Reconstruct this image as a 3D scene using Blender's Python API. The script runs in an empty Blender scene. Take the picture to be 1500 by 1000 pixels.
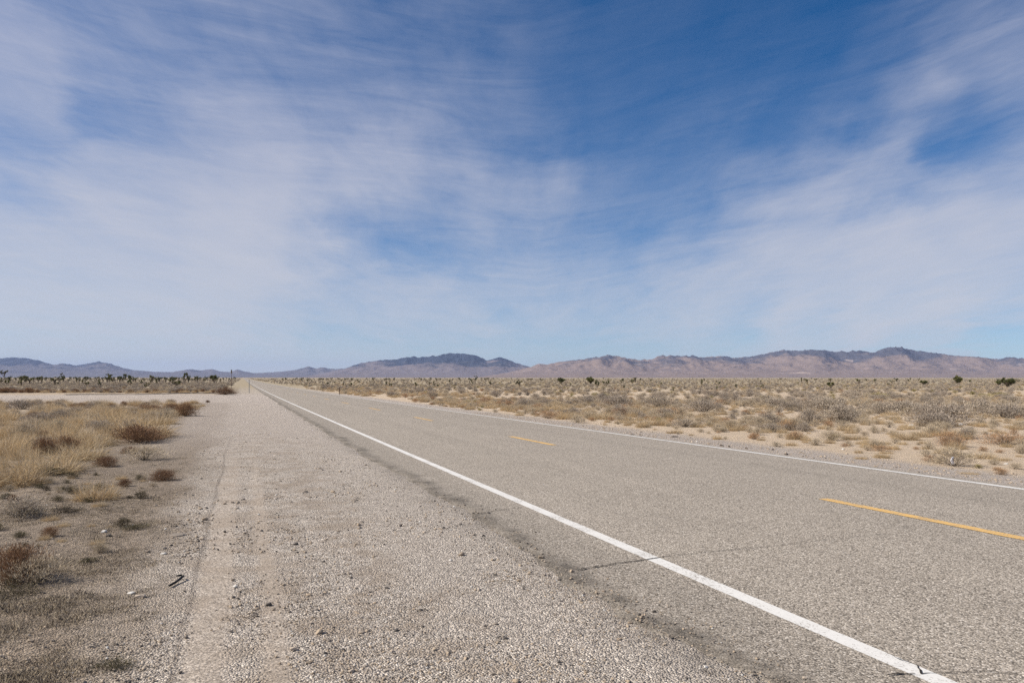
import bpy, math, random
import numpy as np
from mathutils import Vector, noise as mnoise

R = math.radians
random.seed(7)
rng = np.random.default_rng(11)
scene = bpy.context.scene
COL = scene.collection

# ------------------------------------------------------------------ camera geometry
# a pixel of the 1500x1000 photograph is only used to find where a thing stands on the ground
F, HZ, CAMH, VPX = 1177.0, 552.5, 1.55, 356.0
A = math.atan((750 - VPX) / F)            # the road runs this far left of straight ahead
CA, SA = math.cos(A), math.sin(A)


def drop(y):                              # the ground falls gently away from the camera and flattens out
    y = np.maximum(np.asarray(y, float), 0.0)
    return 0.008 * y / (1 + y / 280.0)


def at(px, py):
    """Point on the ground seen at a pixel of the photograph."""
    v = (py - HZ) / F
    y = 20.0
    for _ in range(60):
        y = (CAMH + float(drop(y))) / v
    x = (px - 750) / F * y
    return Vector((x, y, ground_z(x, y)))


def sd(x, y):                             # world -> along the road, right of the camera
    return -x * SA + y * CA, x * CA + y * SA


def xy(s, d):
    return -s * SA + d * CA, s * CA + d * SA


# ------------------------------------------------------------------ numpy noise
def _hash(i, j, seed):
    n = (i.astype(np.int64) * 374761393 + j.astype(np.int64) * 668265263 + seed * 974634777) & 0x7fffffff
    n = ((n ^ (n >> 13)) * 1274126177) & 0x7fffffff
    return ((n ^ (n >> 16)) & 0xffff) / 65535.0


def vnoise(x, y, seed=0):
    x = np.asarray(x, float); y = np.asarray(y, float)
    xi = np.floor(x); yi = np.floor(y)
    fx = x - xi; fy = y - yi
    fx = fx * fx * (3 - 2 * fx); fy = fy * fy * (3 - 2 * fy)
    a = _hash(xi, yi, seed); b = _hash(xi + 1, yi, seed); c = _hash(xi, yi + 1, seed); d = _hash(xi + 1, yi + 1, seed)
    return (a * (1 - fx) + b * fx) * (1 - fy) + (c * (1 - fx) + d * fx) * fy


def fbm(x, y, oct=5, seed=0, gain=.5, ridged=False):
    t = 0; amp = 1; tot = 0
    for o in range(oct):
        n = vnoise(x * 2 ** o + 17.3 * o, y * 2 ** o - 9.1 * o, seed + o)
        if ridged:
            n = 1 - abs(2 * n - 1)
        t = t + n * amp; tot += amp; amp *= gain
    return t / tot


def ground_z(x, y):
    s, d = sd(x, y)
    off = np.clip((np.abs(d - 6.9) - 5.5) / 8.0, 0, 1)          # flat by the road, softly uneven beyond
    und = (fbm(x * .11, y * .11, 3, 5) - .5) * .34 * off
    fine = (fbm(x * .9, y * .9, 3, 9) - .5) * .05 * np.clip((np.abs(d - 6.9) - 5.0) / 3.0, 0, 1)
    far = np.clip(1 - np.hypot(x, y) / 900.0, 0, 1)
    return -drop(y) + (und + fine) * far + 0 * d


# ------------------------------------------------------------------ small helpers
def tag(o, label=None, cat=None, group=None, kind=None):
    if label: o['label'] = label
    if cat: o['category'] = cat
    if group: o['group'] = group
    if kind: o['kind'] = kind
    return o


def mesh(name, verts, faces, mats=(), midx=None, smooth=False):
    me = bpy.data.meshes.new(name)
    me.from_pydata([tuple(map(float, v)) for v in verts], [], [tuple(map(int, f)) for f in faces])
    for m in mats: me.materials.append(m)
    if midx is not None: me.polygons.foreach_set('material_index', np.asarray(midx, np.int32))
    if smooth: me.polygons.foreach_set('use_smooth', np.ones(len(me.polygons), bool))
    me.update()
    return me


def link(name, me, parent=None, loc=(0, 0, 0), rz=0, sc=(1, 1, 1)):
    o = bpy.data.objects.new(name, me)
    COL.objects.link(o)
    o.location = loc; o.rotation_euler = (0, 0, rz); o.scale = sc
    if parent: o.parent = parent
    return o


class Geo:
    def __init__(self): self.v = []; self.f = []; self.m = []
    def add(self, v, f, m=0):
        b = len(self.v); self.v.extend(v)
        for q in f: self.f.append(tuple(i + b for i in q)); self.m.append(m)
    def tube(self, pts, rad, n=5, m=0, cap=True):
        pts = [Vector(p) for p in pts]
        ring = []
        for i, p in enumerate(pts):
            t = (pts[min(i + 1, len(pts) - 1)] - pts[max(i - 1, 0)]).normalized()
            u = t.orthogonal().normalized(); w = t.cross(u)
            r = rad[i] if hasattr(rad, '__len__') else rad
            ring.append([p + (u * math.cos(k * 2 * math.pi / n) + w * math.sin(k * 2 * math.pi / n)) * r for k in range(n)])
        v = [q for r_ in ring for q in r_]; f = []
        for i in range(len(pts) - 1):
            for k in range(n):
                f.append((i * n + k, i * n + (k + 1) % n, (i + 1) * n + (k + 1) % n, (i + 1) * n + k))
        if cap:
            f.append(tuple(range(n))[::-1]); f.append(tuple((len(pts) - 1) * n + k for k in range(n)))
        self.add(v, f, m)
    def box(self, c, s, m=0, bev=0.0):
        x, y, z = c; a, b, h = s[0] / 2, s[1] / 2, s[2] / 2
        k = bev
        prof = [(-a + k, -b), (a - k, -b), (a, -b + k), (a, b - k), (a - k, b), (-a + k, b), (-a, b - k), (-a, -b + k)] if k else [(-a, -b), (a, -b), (a, b), (-a, b)]
        n = len(prof)
        v = [(x + p[0], y + p[1], z - h) for p in prof] + [(x + p[0], y + p[1], z + h) for p in prof]
        f = [tuple(range(n))[::-1], tuple(range(n, 2 * n))] + [(i, (i + 1) % n, n + (i + 1) % n, n + i) for i in range(n)]
        self.add(v, f, m)
    def build(self, name, mats, smooth=False):
        return mesh(name, self.v, self.f, mats, self.m, smooth)


# ------------------------------------------------------------------ materials
class NT:
    def __init__(self, tree): self.t = tree; self.n = tree.nodes; self.l = tree.links
    def new(self, typ, **kw):
        nd = self.n.new(typ)
        for k, v in kw.items(): setattr(nd, k, v)
        return nd
    def set(self, sock, val):
        if isinstance(val, bpy.types.NodeSocket): self.l.new(val, sock)
        elif val is not None:
            sock.default_value = val
    def math(self, op, a, b=None, c=None, clamp=False):
        nd = self.new('ShaderNodeMath', operation=op, use_clamp=clamp)
        self.set(nd.inputs[0], a)
        if b is not None: self.set(nd.inputs[1], b)
        if c is not None: self.set(nd.inputs[2], c)
        return nd.outputs[0]
    def vmath(self, op, a, b=None):
        nd = self.new('ShaderNodeVectorMath', operation=op)
        self.set(nd.inputs[0], a)
        if b is not None: self.set(nd.inputs[1], b)
        return nd.outputs[0]
    def comb(self, x, y, z=0.0):
        nd = self.new('ShaderNodeCombineXYZ')
        for i, v in enumerate((x, y, z)): self.set(nd.inputs[i], v)
        return nd.outputs[0]
    def sep(self, v):
        nd = self.new('ShaderNodeSeparateXYZ'); self.set(nd.inputs[0], v)
        return nd.outputs[0], nd.outputs[1], nd.outputs[2]
    def noise(self, v, scale, detail=4, rough=.5, dist=0, out='Fac'):
        nd = self.new('ShaderNodeTexNoise'); self.set(nd.inputs['Vector'], v)
        nd.inputs['Scale'].default_value = scale; nd.inputs['Detail'].default_value = detail
        nd.inputs['Roughness'].default_value = rough; nd.inputs['Distortion'].default_value = dist
        return nd.outputs[out]
    def voro(self, v, scale, out='Color', feature='F1', rand=1.0):
        nd = self.new('ShaderNodeTexVoronoi', feature=feature); self.set(nd.inputs['Vector'], v)
        nd.inputs['Scale'].default_value = scale; nd.inputs['Randomness'].default_value = rand
        return nd.outputs[out]
    def ramp(self, fac, stops, interp='LINEAR'):
        nd = self.new('ShaderNodeValToRGB'); self.set(nd.inputs[0], fac)
        cr = nd.color_ramp; cr.interpolation = interp
        while len(cr.elements) < len(stops): cr.elements.new(.5)
        for e, (p, c) in zip(cr.elements, stops):
            e.position = p; e.color = (*c, 1) if len(c) == 3 else c
        return nd.outputs[0]
    def mix(self, fac, a, b, blend='MIX'):
        nd = self.new('ShaderNodeMix', data_type='RGBA', blend_type=blend)
        self.set(nd.inputs[0], fac)
        for s, v in ((nd.inputs[6], a), (nd.inputs[7], b)):
            if isinstance(v, (tuple, list)) and len(v) == 3: v = (*v, 1)
            self.set(s, v)
        return nd.outputs[2]
    def step(self, x, a, b):                     # smoothstep from a to b
        nd = self.new('ShaderNodeMapRange', interpolation_type='SMOOTHSTEP'); self.set(nd.inputs[0], x)
        nd.inputs[1].default_value = a; nd.inputs[2].default_value = b
        return nd.outputs[0]
    def band(self, x, a, b, soft):
        return self.math('MULTIPLY', self.step(x, a - soft, a + soft), self.math('SUBTRACT', 1.0, self.step(x, b - soft, b + soft)))


def material(name):
    m = bpy.data.materials.new(name); m.use_nodes = True
    nt = NT(m.node_tree); b = m.node_tree.nodes['Principled BSDF']
    b.inputs['Roughness'].default_value = .9
    b.inputs['Specular IOR Level'].default_value = .2
    return m, nt, b


def bump(nt, b, h, strength, dist):
    nd = nt.new('ShaderNodeBump'); nt.set(nd.inputs['Height'], h)
    nd.inputs['Strength'].default_value = strength; nd.inputs['Distance'].default_value = dist
    nt.l.new(nd.outputs[0], b.inputs['Normal'])


def mul(nt, col, f, lo, hi):                     # brighten/darken a colour by a 0..1 factor
    mr = nt.new('ShaderNodeMapRange'); nt.set(mr.inputs[0], f)
    mr.inputs[3].default_value = lo; mr.inputs[4].default_value = hi
    sc = nt.new('ShaderNodeVectorMath', operation='SCALE')
    nt.set(sc.inputs[0], col); nt.l.new(mr.outputs[0], sc.inputs[3])
    return sc.outputs[0]


def mat_plant(name, cols, translucent=.25, lo=.6, hi=1.35):
    """Leaves, blades or twigs: each blade its own tint, each plant its own tint."""
    m, nt, b = material(name)
    g = nt.new('ShaderNodeNewGeometry'); oi = nt.new('ShaderNodeObjectInfo')
    n = len(cols)
    c = nt.ramp(oi.outputs['Random'], [(i / max(1, n - 1), cols[i]) for i in range(n)])
    c = mul(nt, c, g.outputs['Random Per Island'], lo, hi)
    nt.set(b.inputs['Base Color'], c)
    if translucent:
        tr = nt.new('ShaderNodeBsdfTranslucent'); nt.set(tr.inputs[0], c)
        mx = nt.new('ShaderNodeMixShader'); mx.inputs[0].default_value = translucent
        nt.l.new(b.outputs[0], mx.inputs[1]); nt.l.new(tr.outputs[0], mx.inputs[2])
        nt.l.new(mx.outputs[0], nt.n['Material Output'].inputs[0])
    return m


def mat_plain(name, col, rough=.8, scale=30, lo=.75, hi=1.2):
    m, nt, b = material(name)
    tc = nt.new('ShaderNodeTexCoord').outputs['Object']
    nt.set(b.inputs['Base Color'], mul(nt, (*col,), nt.noise(tc, scale, 5, .6), lo, hi))
    b.inputs['Roughness'].default_value = rough
    return m


# --- ground: local x = metres right of the camera across the road, local y = metres along it
def mat_ground():
    m, nt, b = material('desert_ground')
    tc = nt.new('ShaderNodeTexCoord').outputs['Object']
    d, s, _ = nt.sep(tc)
    wx, wy, _ = nt.sep(nt.new('ShaderNodeNewGeometry').outputs['Position'])
    big = nt.noise(tc, .35, 4, .55)
    mid = nt.noise(tc, 2.2, 5, .6)
    fine = nt.noise(tc, 38, 4, .7)
    pebc = nt.sep(nt.voro(tc, 78, 'Color'))[0]
    pebd = nt.voro(tc, 78, 'Distance')
    peb2 = nt.sep(nt.voro(tc, 150, 'Color'))[0]
    wob = nt.math('MULTIPLY_ADD', nt.noise(nt.comb(d, nt.math('MULTIPLY', s, .4)), .9, 4, .6), 1.6, -.8)
    dw = nt.math('ADD', d, wob)
    # loose gravel
    gravel = nt.ramp(pebc, [(0, (.12, .105, .09)), (.22, (.25, .217, .182)), (.55, (.335, .292, .246)), (.85, (.42, .372, .318)), (1, (.56, .505, .43))])
    gravel = mul(nt, gravel, peb2, .86, 1.80)
    gravel = mul(nt, gravel, nt.sep(nt.voro(tc, 21, 'Color'))[0], .84, 1.14)
    gravel = mul(nt, gravel, big, .86, 1.12)
    dust = nt.ramp(fine, [(.3, (.27, .222, .172)), (.7, (.40, .33, .26))])
    dust = mul(nt, dust, pebc, .76, 1.22)
    soil = nt.ramp(fine, [(.25, (.10, .078, .056)), (.5, (.235, .186, .138)), (.75, (.39, .325, .255))])
    soil = mul(nt, soil, pebc, .72, 1.25)
    soil = mul(nt, soil, mid, .62, 1.22)
    soil = mul(nt, soil, nt.step(nt.noise(tc, 17, 5, .75), .36, .60), .74, 1.36)
    sand = nt.ramp(fine, [(.25, (.36, .282, .20)), (.75, (.49, .395, .29))])
    sand = mul(nt, sand, peb2, 1.15, 1.48)
    sand = mul(nt, sand, mid, .80, 1.14)
    pale = mul(nt, nt.ramp(pebc, [(0, (.26, .222, .185)), (.5, (.43, .37, .315)), (1, (.58, .515, .455))]), peb2, .85, 1.15)
    # left of the road
    dusty = nt.math('MULTIPLY', nt.step(mid, .42, .62), nt.band(dw, -.7, 1.4, .5))
    col = nt.mix(nt.math('MULTIPLY', dusty, .8), gravel, dust)
    ruts = nt.math('ADD', nt.band(nt.math('MULTIPLY_ADD', wob, .12, d), -.33, -.08, .05), nt.band(nt.math('MULTIPLY_ADD', wob, .15, d), .12, .26, .05))
    ruts = nt.math('MULTIPLY', ruts, nt.math('SUBTRACT', 1.0, nt.step(s, 7, 24)))
    col = nt.mix(nt.math('MULTIPLY', ruts, .5), col, dust)
    rutedge = nt.band(nt.math('MULTIPLY_ADD', wob, .12, d), -.385, -.345, .012)
    col = nt.mix(nt.math('MULTIPLY', rutedge, .34), col, (.13, .105, .085))
    col = nt.mix(nt.math('SUBTRACT', 1.0, nt.step(dw, -1.15, -.35)), col, soil)
    strawy = nt.math('MULTIPLY', nt.math('SUBTRACT', 1.0, nt.step(dw, -4.2, -2.6)), .75)
    col = nt.mix(strawy, col, mul(nt, sand, big, .75, 1.1))
    stain = nt.math('MULTIPLY', nt.band(nt.math('MULTIPLY_ADD', wob, .4, d), 2.3, 3.2, .25), nt.step(nt.math('ADD', mid, nt.math('MULTIPLY_ADD', pebc, .4, -.2)), .34, .72))
    col = mul(nt, col, nt.math('MULTIPLY', stain, nt.math('SUBTRACT', 1.0, nt.step(s, 40, 70))), 1.0, .62)
    # the side track: a pale graded strip running off to the left
    wy2 = nt.math('MULTIPLY_ADD', nt.noise(tc, .12, 3, .6), 7.0, wy)
    trk = nt.math('MULTIPLY', nt.band(wy2, 66, 104, 3.0), nt.math('SUBTRACT', 1.0, nt.step(d, 1.0, 3.0)))
    apron = nt.math('MULTIPLY', nt.band(s, 22, 112, 8), nt.band(dw, -2.6, 2.6, .7))
    col = nt.mix(nt.math('MULTIPLY', apron, .65), col, pale)
    col = nt.mix(nt.math('MULTIPLY', trk, .9), col, pale)
    # right of the road
    right = nt.step(d, 8, 9)
    rc = nt.mix(nt.step(dw, 11.9, 13.0), mul(nt, pale, big, .85, 1.05), sand)
    col = nt.mix(right, col, rc)
    far = nt.step(wy, 60, 260)
    plain = nt.mix(nt.noise(tc, .05, 5, .6), (.29, .235, .155), (.38, .315, .215))
    col = nt.mix(nt.math('MULTIPLY', far, nt.math('SUBTRACT', 1.0, trk)), col, plain)
    nt.set(b.inputs['Base Color'], col)
    hgt = nt.math('ADD', nt.math('MULTIPLY', nt.math('SUBTRACT', .5, pebd), nt.math('MULTIPLY_ADD', ruts, -.85, 1.0)), nt.math('MULTIPLY', fine, .8))
    bump(nt, b, hgt, .9, .019)
    return m


def mat_asphalt():
    m, nt, b = material('weathered_asphalt')
    tc = nt.new('ShaderNodeTexCoord').outputs['Object']
    d, s, _ = nt.sep(tc)
    stone = nt.sep(nt.voro(tc, 86, 'Color'))[0]
    st2 = nt.sep(nt.voro(tc, 130, 'Color'))[1]
    dist = nt.voro(tc, 86, 'Distance')
    col = nt.ramp(stone, [(0, (.095, .082, .068)), (.22, (.215, .187, .153)), (.55, (.30, .262, .215)), (.85, (.395, .348, .29)), (1, (.52, .475, .415))])
    col = mul(nt, col, st2, .63, 1.45)
    streak = nt.noise(nt.comb(nt.math('MULTIPLY', d, 2.2), nt.math('MULTIPLY', s, .05)), 1.0, 5, .6)
    col = mul(nt, col, streak, .86, 1.14)
    patch = nt.noise(tc, .7, 5, .6)
    col = mul(nt, col, patch, .9, 1.1)
    # oil-darkened lane centres and polished wheel paths
    lane = nt.math('MAXIMUM', nt.band(d, 4.9, 5.5, .4), nt.band(d, 8.6, 9.2, .4))
    col = mul(nt, col, lane, 1.0, .965)
    # bare dark bitumen along the ragged left edge
    w = nt.noise(nt.comb(nt.math('MULTIPLY', d, 1.0), nt.math('MULTIPLY', s, .7)), 1.6, 5, .65)
    w2 = nt.noise(tc, 9, 4, .7)
    de = nt.math('ADD', nt.new('ShaderNodeAttribute', attribute_name='inward').outputs['Fac'], nt.math('MULTIPLY_ADD', w, .50, -.23))
    edge = nt.math('SUBTRACT', 1.0, nt.step(de, .05, .34))
    edge = nt.math('MULTIPLY', edge, nt.step(nt.math('ADD', w2, nt.math('MULTIPLY_ADD', stone, .9, -.45)), .24, .70))
    col = mul(nt, col, nt.math('SUBTRACT', 1.0, nt.step(d, 3.0, 3.5)), 1.0, .90)
    edge = nt.math('MULTIPLY', edge, nt.math('MULTIPLY_ADD', nt.step(nt.noise(nt.comb(d, nt.math('MULTIPLY', s, .8)), 1.5, 5, .7), .40, .60), .6, .4))
    col = mul(nt, col, edge, 1.0, .20)
    nt.set(b.inputs['Base Color'], col)
    bump(nt, b, nt.math('SUBTRACT', .5, dist), .75, .006)
    return m


def mat_paint(name, col, wear, fade=False):
    m, nt, b = material(name)
    tc = nt.new('ShaderNodeTexCoord').outputs['Object']
    _, s, _ = nt.sep(tc)
    n = nt.noise(tc, 60, 5, .75)
    n2 = nt.noise(tc, 3.0, 4, .6)
    k = nt.step(nt.math('ADD', n, nt.math('MULTIPLY', n2, .35)), wear, wear + .12)
    base = mul(nt, (*col,), nt.noise(tc, 25, 5, .7), .86, 1.1)
    c = nt.mix(k, base, (.24, .215, .185))
    if fade:                                       # older, more worn dashes further on
        c = nt.mix(nt.math('MULTIPLY', nt.step(s, 12, 50), .18), c, (.30, .25, .18))
    nt.set(b.inputs['Base Color'], c)
    b.inputs['Roughness'].default_value = .7
    bump(nt, b, n, .3, .004)
    return m


def mat_mountain(name, rock, slope_col, pale, patchiness, scale):
    m, nt, b = material(name)
    g = nt.new('ShaderNodeNewGeometry')
    pos = g.outputs['Position']
    v = nt.vmath('MULTIPLY', pos, (1e-3, 1e-3, 3.2e-3))
    n1 = nt.noise(v, scale, 6, .62, .4)
    n2 = nt.noise(v, scale * 4, 6, .65)
    _, _, z = nt.sep(pos)
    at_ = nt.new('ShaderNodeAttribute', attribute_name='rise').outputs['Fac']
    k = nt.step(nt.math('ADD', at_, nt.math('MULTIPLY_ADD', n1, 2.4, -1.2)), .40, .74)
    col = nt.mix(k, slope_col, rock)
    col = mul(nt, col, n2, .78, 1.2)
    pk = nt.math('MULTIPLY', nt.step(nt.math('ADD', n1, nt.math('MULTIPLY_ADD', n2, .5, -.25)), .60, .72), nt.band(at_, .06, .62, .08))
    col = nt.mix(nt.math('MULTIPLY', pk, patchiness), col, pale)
    nt.set(b.inputs['Base Color'], col)
    bump(nt, b, n2, .7, 110.0)
    b.inputs['Specular IOR Level'].default_value = 0
    return m


M = {}
M['ground'] = mat_ground()
M['asphalt'] = mat_asphalt()
M['white_paint'] = mat_paint('white_road_paint', (.66, .645, .61), .705)
M['yellow_paint'] = mat_paint('yellow_road_paint', (.68, .425, .14), .675, True)
M['crack'] = mat_plain('crack_filler', (.03, .026, .023), .9, 40)
M['lip'] = mat_plain('bitumen_lip', (.085, .074, .064), .9, 40)
M['sage_leaf'] = mat_plant('sage_leaf', [(.44, .372, .292), (.37, .315, .258), (.51, .435, .338), (.28, .24, .205)], .15, .4, 1.5)
M['sage_stem'] = mat_plant('sage_stem', [(.135, .105, .082), (.10, .082, .066)], 0)
M['straw'] = mat_plant('straw_blade', [(.52, .385, .215), (.58, .45, .275), (.45, .34, .205), (.55, .405, .225)], .28, .5, 1.4)
M['bleached'] = mat_plant('bleached_blade', [(.56, .465, .335), (.49, .41, .295), (.62, .52, .375)], .25)
M['rust'] = mat_plant('rusty_twig', [(.22, .125, .07), (.28, .17, .095), (.17, .095, .056)], .12)
M['russet'] = mat_plant('russet_twig', [(.44, .27, .145), (.48, .315, .18), (.38, .235, .14)], .2)
M['rabbit'] = mat_plant('yellow_green_leaf', [(.34, .285, .10), (.29, .255, .105), (.40, .325, .135)], .25)
M['joshua_leaf'] = mat_plant('joshua_leaf', [(.125, .132, .05), (.17, .168, .062), (.10, .108, .043)], .15)
M['joshua_trunk'] = mat_plant('joshua_bark', [(.12, .085, .06), (.09, .07, .052)], 0)
M['herb'] = mat_plant('dark_herb', [(.085, .08, .035), (.14, .115, .06), (.07, .055, .035)], .15)
M['stone_pale'] = mat_plain('pale_stone', (.45, .375, .295), .85, 18)
M['stone_tan'] = mat_plain('tan_stone', (.37, .295, .215), .85, 18)
M['stone_grey'] = mat_plain('grey_stone', (.235, .20, .165), .85, 18)
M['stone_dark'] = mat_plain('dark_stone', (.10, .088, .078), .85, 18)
M['stone_white'] = mat_plain('white_stone', (.58, .555, .51), .85, 9)
M['black'] = mat_plain('black_metal', (.018, .016, .015), .6, 30)
M['rubber'] = mat_plain('tyre_rubber', (.075, .056, .044), .8, 30)
M['post_white'] = mat_plain('post_grey_white', (.40, .385, .35), .6, 12)
M['post_brown'] = mat_plain('post_rust_brown', (.105, .06, .042), .7, 12)
M['reflector'] = mat_plain('reflector', (.62, .6, .56), .3, 12)
M['litter_white'] = mat_plain('white_litter', (.80, .80, .84), .5, 12)

# ------------------------------------------------------------------ ground, road, markings
def axis(lo, hi, fine_lo, fine_hi, step, grow):
    out = list(np.arange(fine_lo, fine_hi + 1e-6, step))
    v, h = fine_hi, step
    while v < hi:
        h *= grow; v = min(hi, v + h); out.append(v)
    v, h = fine_lo, step; left = []
    while v > lo:
        h *= grow; v = max(lo, v - h); left.append(v)
    return np.array(left[::-1] + out)


def build_ground():
    ds = axis(-33000, 33000, -14, 30, .35, 1.09)
    keep = (ds < 1.9) | (ds > 11.6)
    ds = np.sort(np.concatenate([ds[keep], [2.0, 2.25, 2.5, 2.76, 2.96, 3.3, 7, 10.4, 10.85, 11.05, 11.22, 11.45]]))
    ss = axis(-60, 33000, -3, 40, .35, 1.05)
    D, S = np.meshgrid(ds, ss)
    X, Y = xy(S, D)
    Z = ground_z(X, Y)
    Z = Z - .12 * np.clip((D - 2.76) / .2, 0, 1) * np.clip((11.05 - D) / .2, 0, 1)
    # the two wheel tracks pressed into the gravel
    wobs = (fbm(S * .25, S * 0 + 3, 3, 2) - .5) * .16
    for c, w, q in ((-.2, .14, .018), (.19, .1, .008)):
        Z = Z - q * np.exp(-((D - c - wobs) / w) ** 2) * (S < 120)
    n, k = D.shape
    v = np.stack([D, S, Z], -1).reshape(-1, 3)
    idx = np.arange(n * k).reshape(n, k)
    f = np.stack([idx[:-1, :-1], idx[:-1, 1:], idx[1:, 1:], idx[1:, :-1]], -1).reshape(-1, 4)
    o = link('ground', mesh('ground', v, f, [M['ground']], None, True), rz=A)
    tag(o, kind='structure')
    return o


def road_z(s, d):
    x, y = xy(s, d)
    crown = .06 * (1 - np.minimum(1, np.abs(d - 7.03) / 3.7) ** 1.6)
    return -drop(y) + .018 + crown


def sheet(name, rows, mat, lift):
    """Strip of road surface: rows of (s, [d...])."""
    v, f = [], []
    k = len(rows[0][1])
    for s, dl, *zz in rows:
        for j, d in enumerate(dl):
            v.append((d, s, float(road_z(s, d)) + lift + (zz[0][j] if zz else 0)))
    for i in range(len(rows) - 1):
        for j in range(k - 1):
            f.append((i * k + j, i * k + j + 1, (i + 1) * k + j + 1, (i + 1) * k + j))
    return link(name, mesh(name, v, f, [mat], None, True), rz=A)


def build_road():
    ss = axis(-25, 6000, 1.0, 60, .12, 1.03)
    rows = []
    for s in ss:
        k = 1.0 if s < 400 else 0
        el = 2.50 + k * ((float(fbm(s * .35, 1.7, 3, 21)) - .5) * .34 + (float(fbm(s * 3.1, 4.2, 3, 23)) - .5) * .20)
        er = 11.02 + k * ((float(fbm(s * .35, 8.7, 3, 31)) - .5) * .12 + (float(fbm(s * 3.1, 2.2, 3, 33)) - .5) * .06)
        dl = [el - .10, el, el + .12, 3.2, 4.6, 5.8, 7.03, 8.3, 9.5, 10.6, er - .08, er, er + .10]
        zz = [-.055, -.004, 0, 0, 0, 0, 0, 0, 0, 0, 0, -.004, -.055]
        rows.append((s, dl, zz))
    o = tag(sheet('road', rows, M['asphalt'], 0), kind='structure')
    ina = o.data.attributes.new('inward', 'FLOAT', 'POINT')
    ina.data.foreach_set('value', np.array([d - r[1][1] for r in rows for d in r[1]], np.float32))

    def line(c, w, s0, s1, mat, ragged=.006):
        a = axis(s0, s1, max(s0, 1), min(s1, 30), .06, 1.06) if s1 - s0 > 20 else np.arange(s0, s1 + .01, .07)
        rs = []
        for s in a:
            j = (float(vnoise(s * 9, c, 3)) - .5) * ragged; j2 = (float(vnoise(s * 11, c + 5, 4)) - .5) * ragged
            rs.append((s, [c - w / 2 + j, c, c + w / 2 + j2]))
        return tag(sheet('road_marking', rs, mat, .004), kind='structure')
    line(3.40, .128, -10, 5000, M['white_paint'])
    line(10.72, .15, -10, 5000, M['white_paint'])
    for s0, s1 in [(-8, -5), (5.4, 8.5), (17.85, 21.2), (30.8, 34.3), (43.5, 47.6), (57, 61.3), (70.5, 74.6)] + [(84 + 13.4 * i, 87.6 + 13.4 * i) for i in range(20)]:
        line(7.03, .15, s0, s1, M['yellow_paint'], .012)

    def crack(pts, w0, w1, seed, lift=.008, P=None, mat='crack'):
        rnd = random.Random(seed)
        P = P or [sd(*at(px, py)[:2]) for px, py in pts]
        out = []
        for (s0, d0), (s1, d1) in zip(P[:-1], P[1:]):
            n = max(2, int(math.hypot(s1 - s0, d1 - d0) / .025))
            out += [(s0 + (s1 - s0) * i / n, d0 + (d1 - d0) * i / n) for i in range(n)]
        rows, N, dr = [], len(out), 0
        v, f = [], []
        for i, (s, d) in enumerate(out):
            dr = dr * .93 + rnd.uniform(-.006, .006)
            w = (w0 + (w1 - w0) * i / N) * rnd.uniform(.25, 1.3) * .5
            i2 = min(i + 1, N - 1); i1 = i2 - 1
            ts, td = out[i2][0] - out[i1][0], out[i2][1] - out[i1][1]; q = math.hypot(ts, td) or 1
            ns, nd = -td / q, ts / q
            s += dr * ns; d += dr * nd
            v += [(d - w * nd, s - w * ns, float(road_z(s, d)) + lift), (d + w * nd, s + w * ns, float(road_z(s, d)) + lift)]
            if i: f.append((2 * i - 2, 2 * i, 2 * i + 1, 2 * i - 1))
        return tag(link('road_crack', mesh('road_crack', v, f, [M[mat]]), rz=A), kind='structure')
    crack([(846, 839), (870, 834), (940, 823.5), (985, 818)], .026, .015, 1)
    crack([(985, 818), (1100, 809), (1210, 800), (1330, 790)], .009, .006, 2)
    crack([(704, 755), (725, 750), (765, 745)], .016, .008, 3)
    crack([(1300, 995), (1325, 992.5), (1349, 993.5)], .02, .014, 4)
    crack([(1349, 993.5), (1343, 982), (1336, 979), (1312, 970), (1300, 963)], .010, .006, 5)
    crack([(500, 642), (515, 641.5), (530, 641)], .03, .012, 6)
    crack([(463, 622), (480, 621)], .04, .015, 7)
    crack([(1349, 993.5), (1420, 993), (1500, 997)], .008, .004, 8)



ground = build_ground()
build_road()


# the dark broken edge of old paving on the far side of the side track
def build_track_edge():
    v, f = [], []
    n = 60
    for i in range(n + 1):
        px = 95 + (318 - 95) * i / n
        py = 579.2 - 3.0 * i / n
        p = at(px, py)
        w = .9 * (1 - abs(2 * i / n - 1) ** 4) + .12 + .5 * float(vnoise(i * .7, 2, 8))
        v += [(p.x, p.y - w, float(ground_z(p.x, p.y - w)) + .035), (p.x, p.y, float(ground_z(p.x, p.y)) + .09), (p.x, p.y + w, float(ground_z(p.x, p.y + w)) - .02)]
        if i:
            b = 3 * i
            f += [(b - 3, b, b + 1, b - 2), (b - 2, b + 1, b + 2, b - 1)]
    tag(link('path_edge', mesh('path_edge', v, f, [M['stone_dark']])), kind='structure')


build_track_edge()

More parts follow.
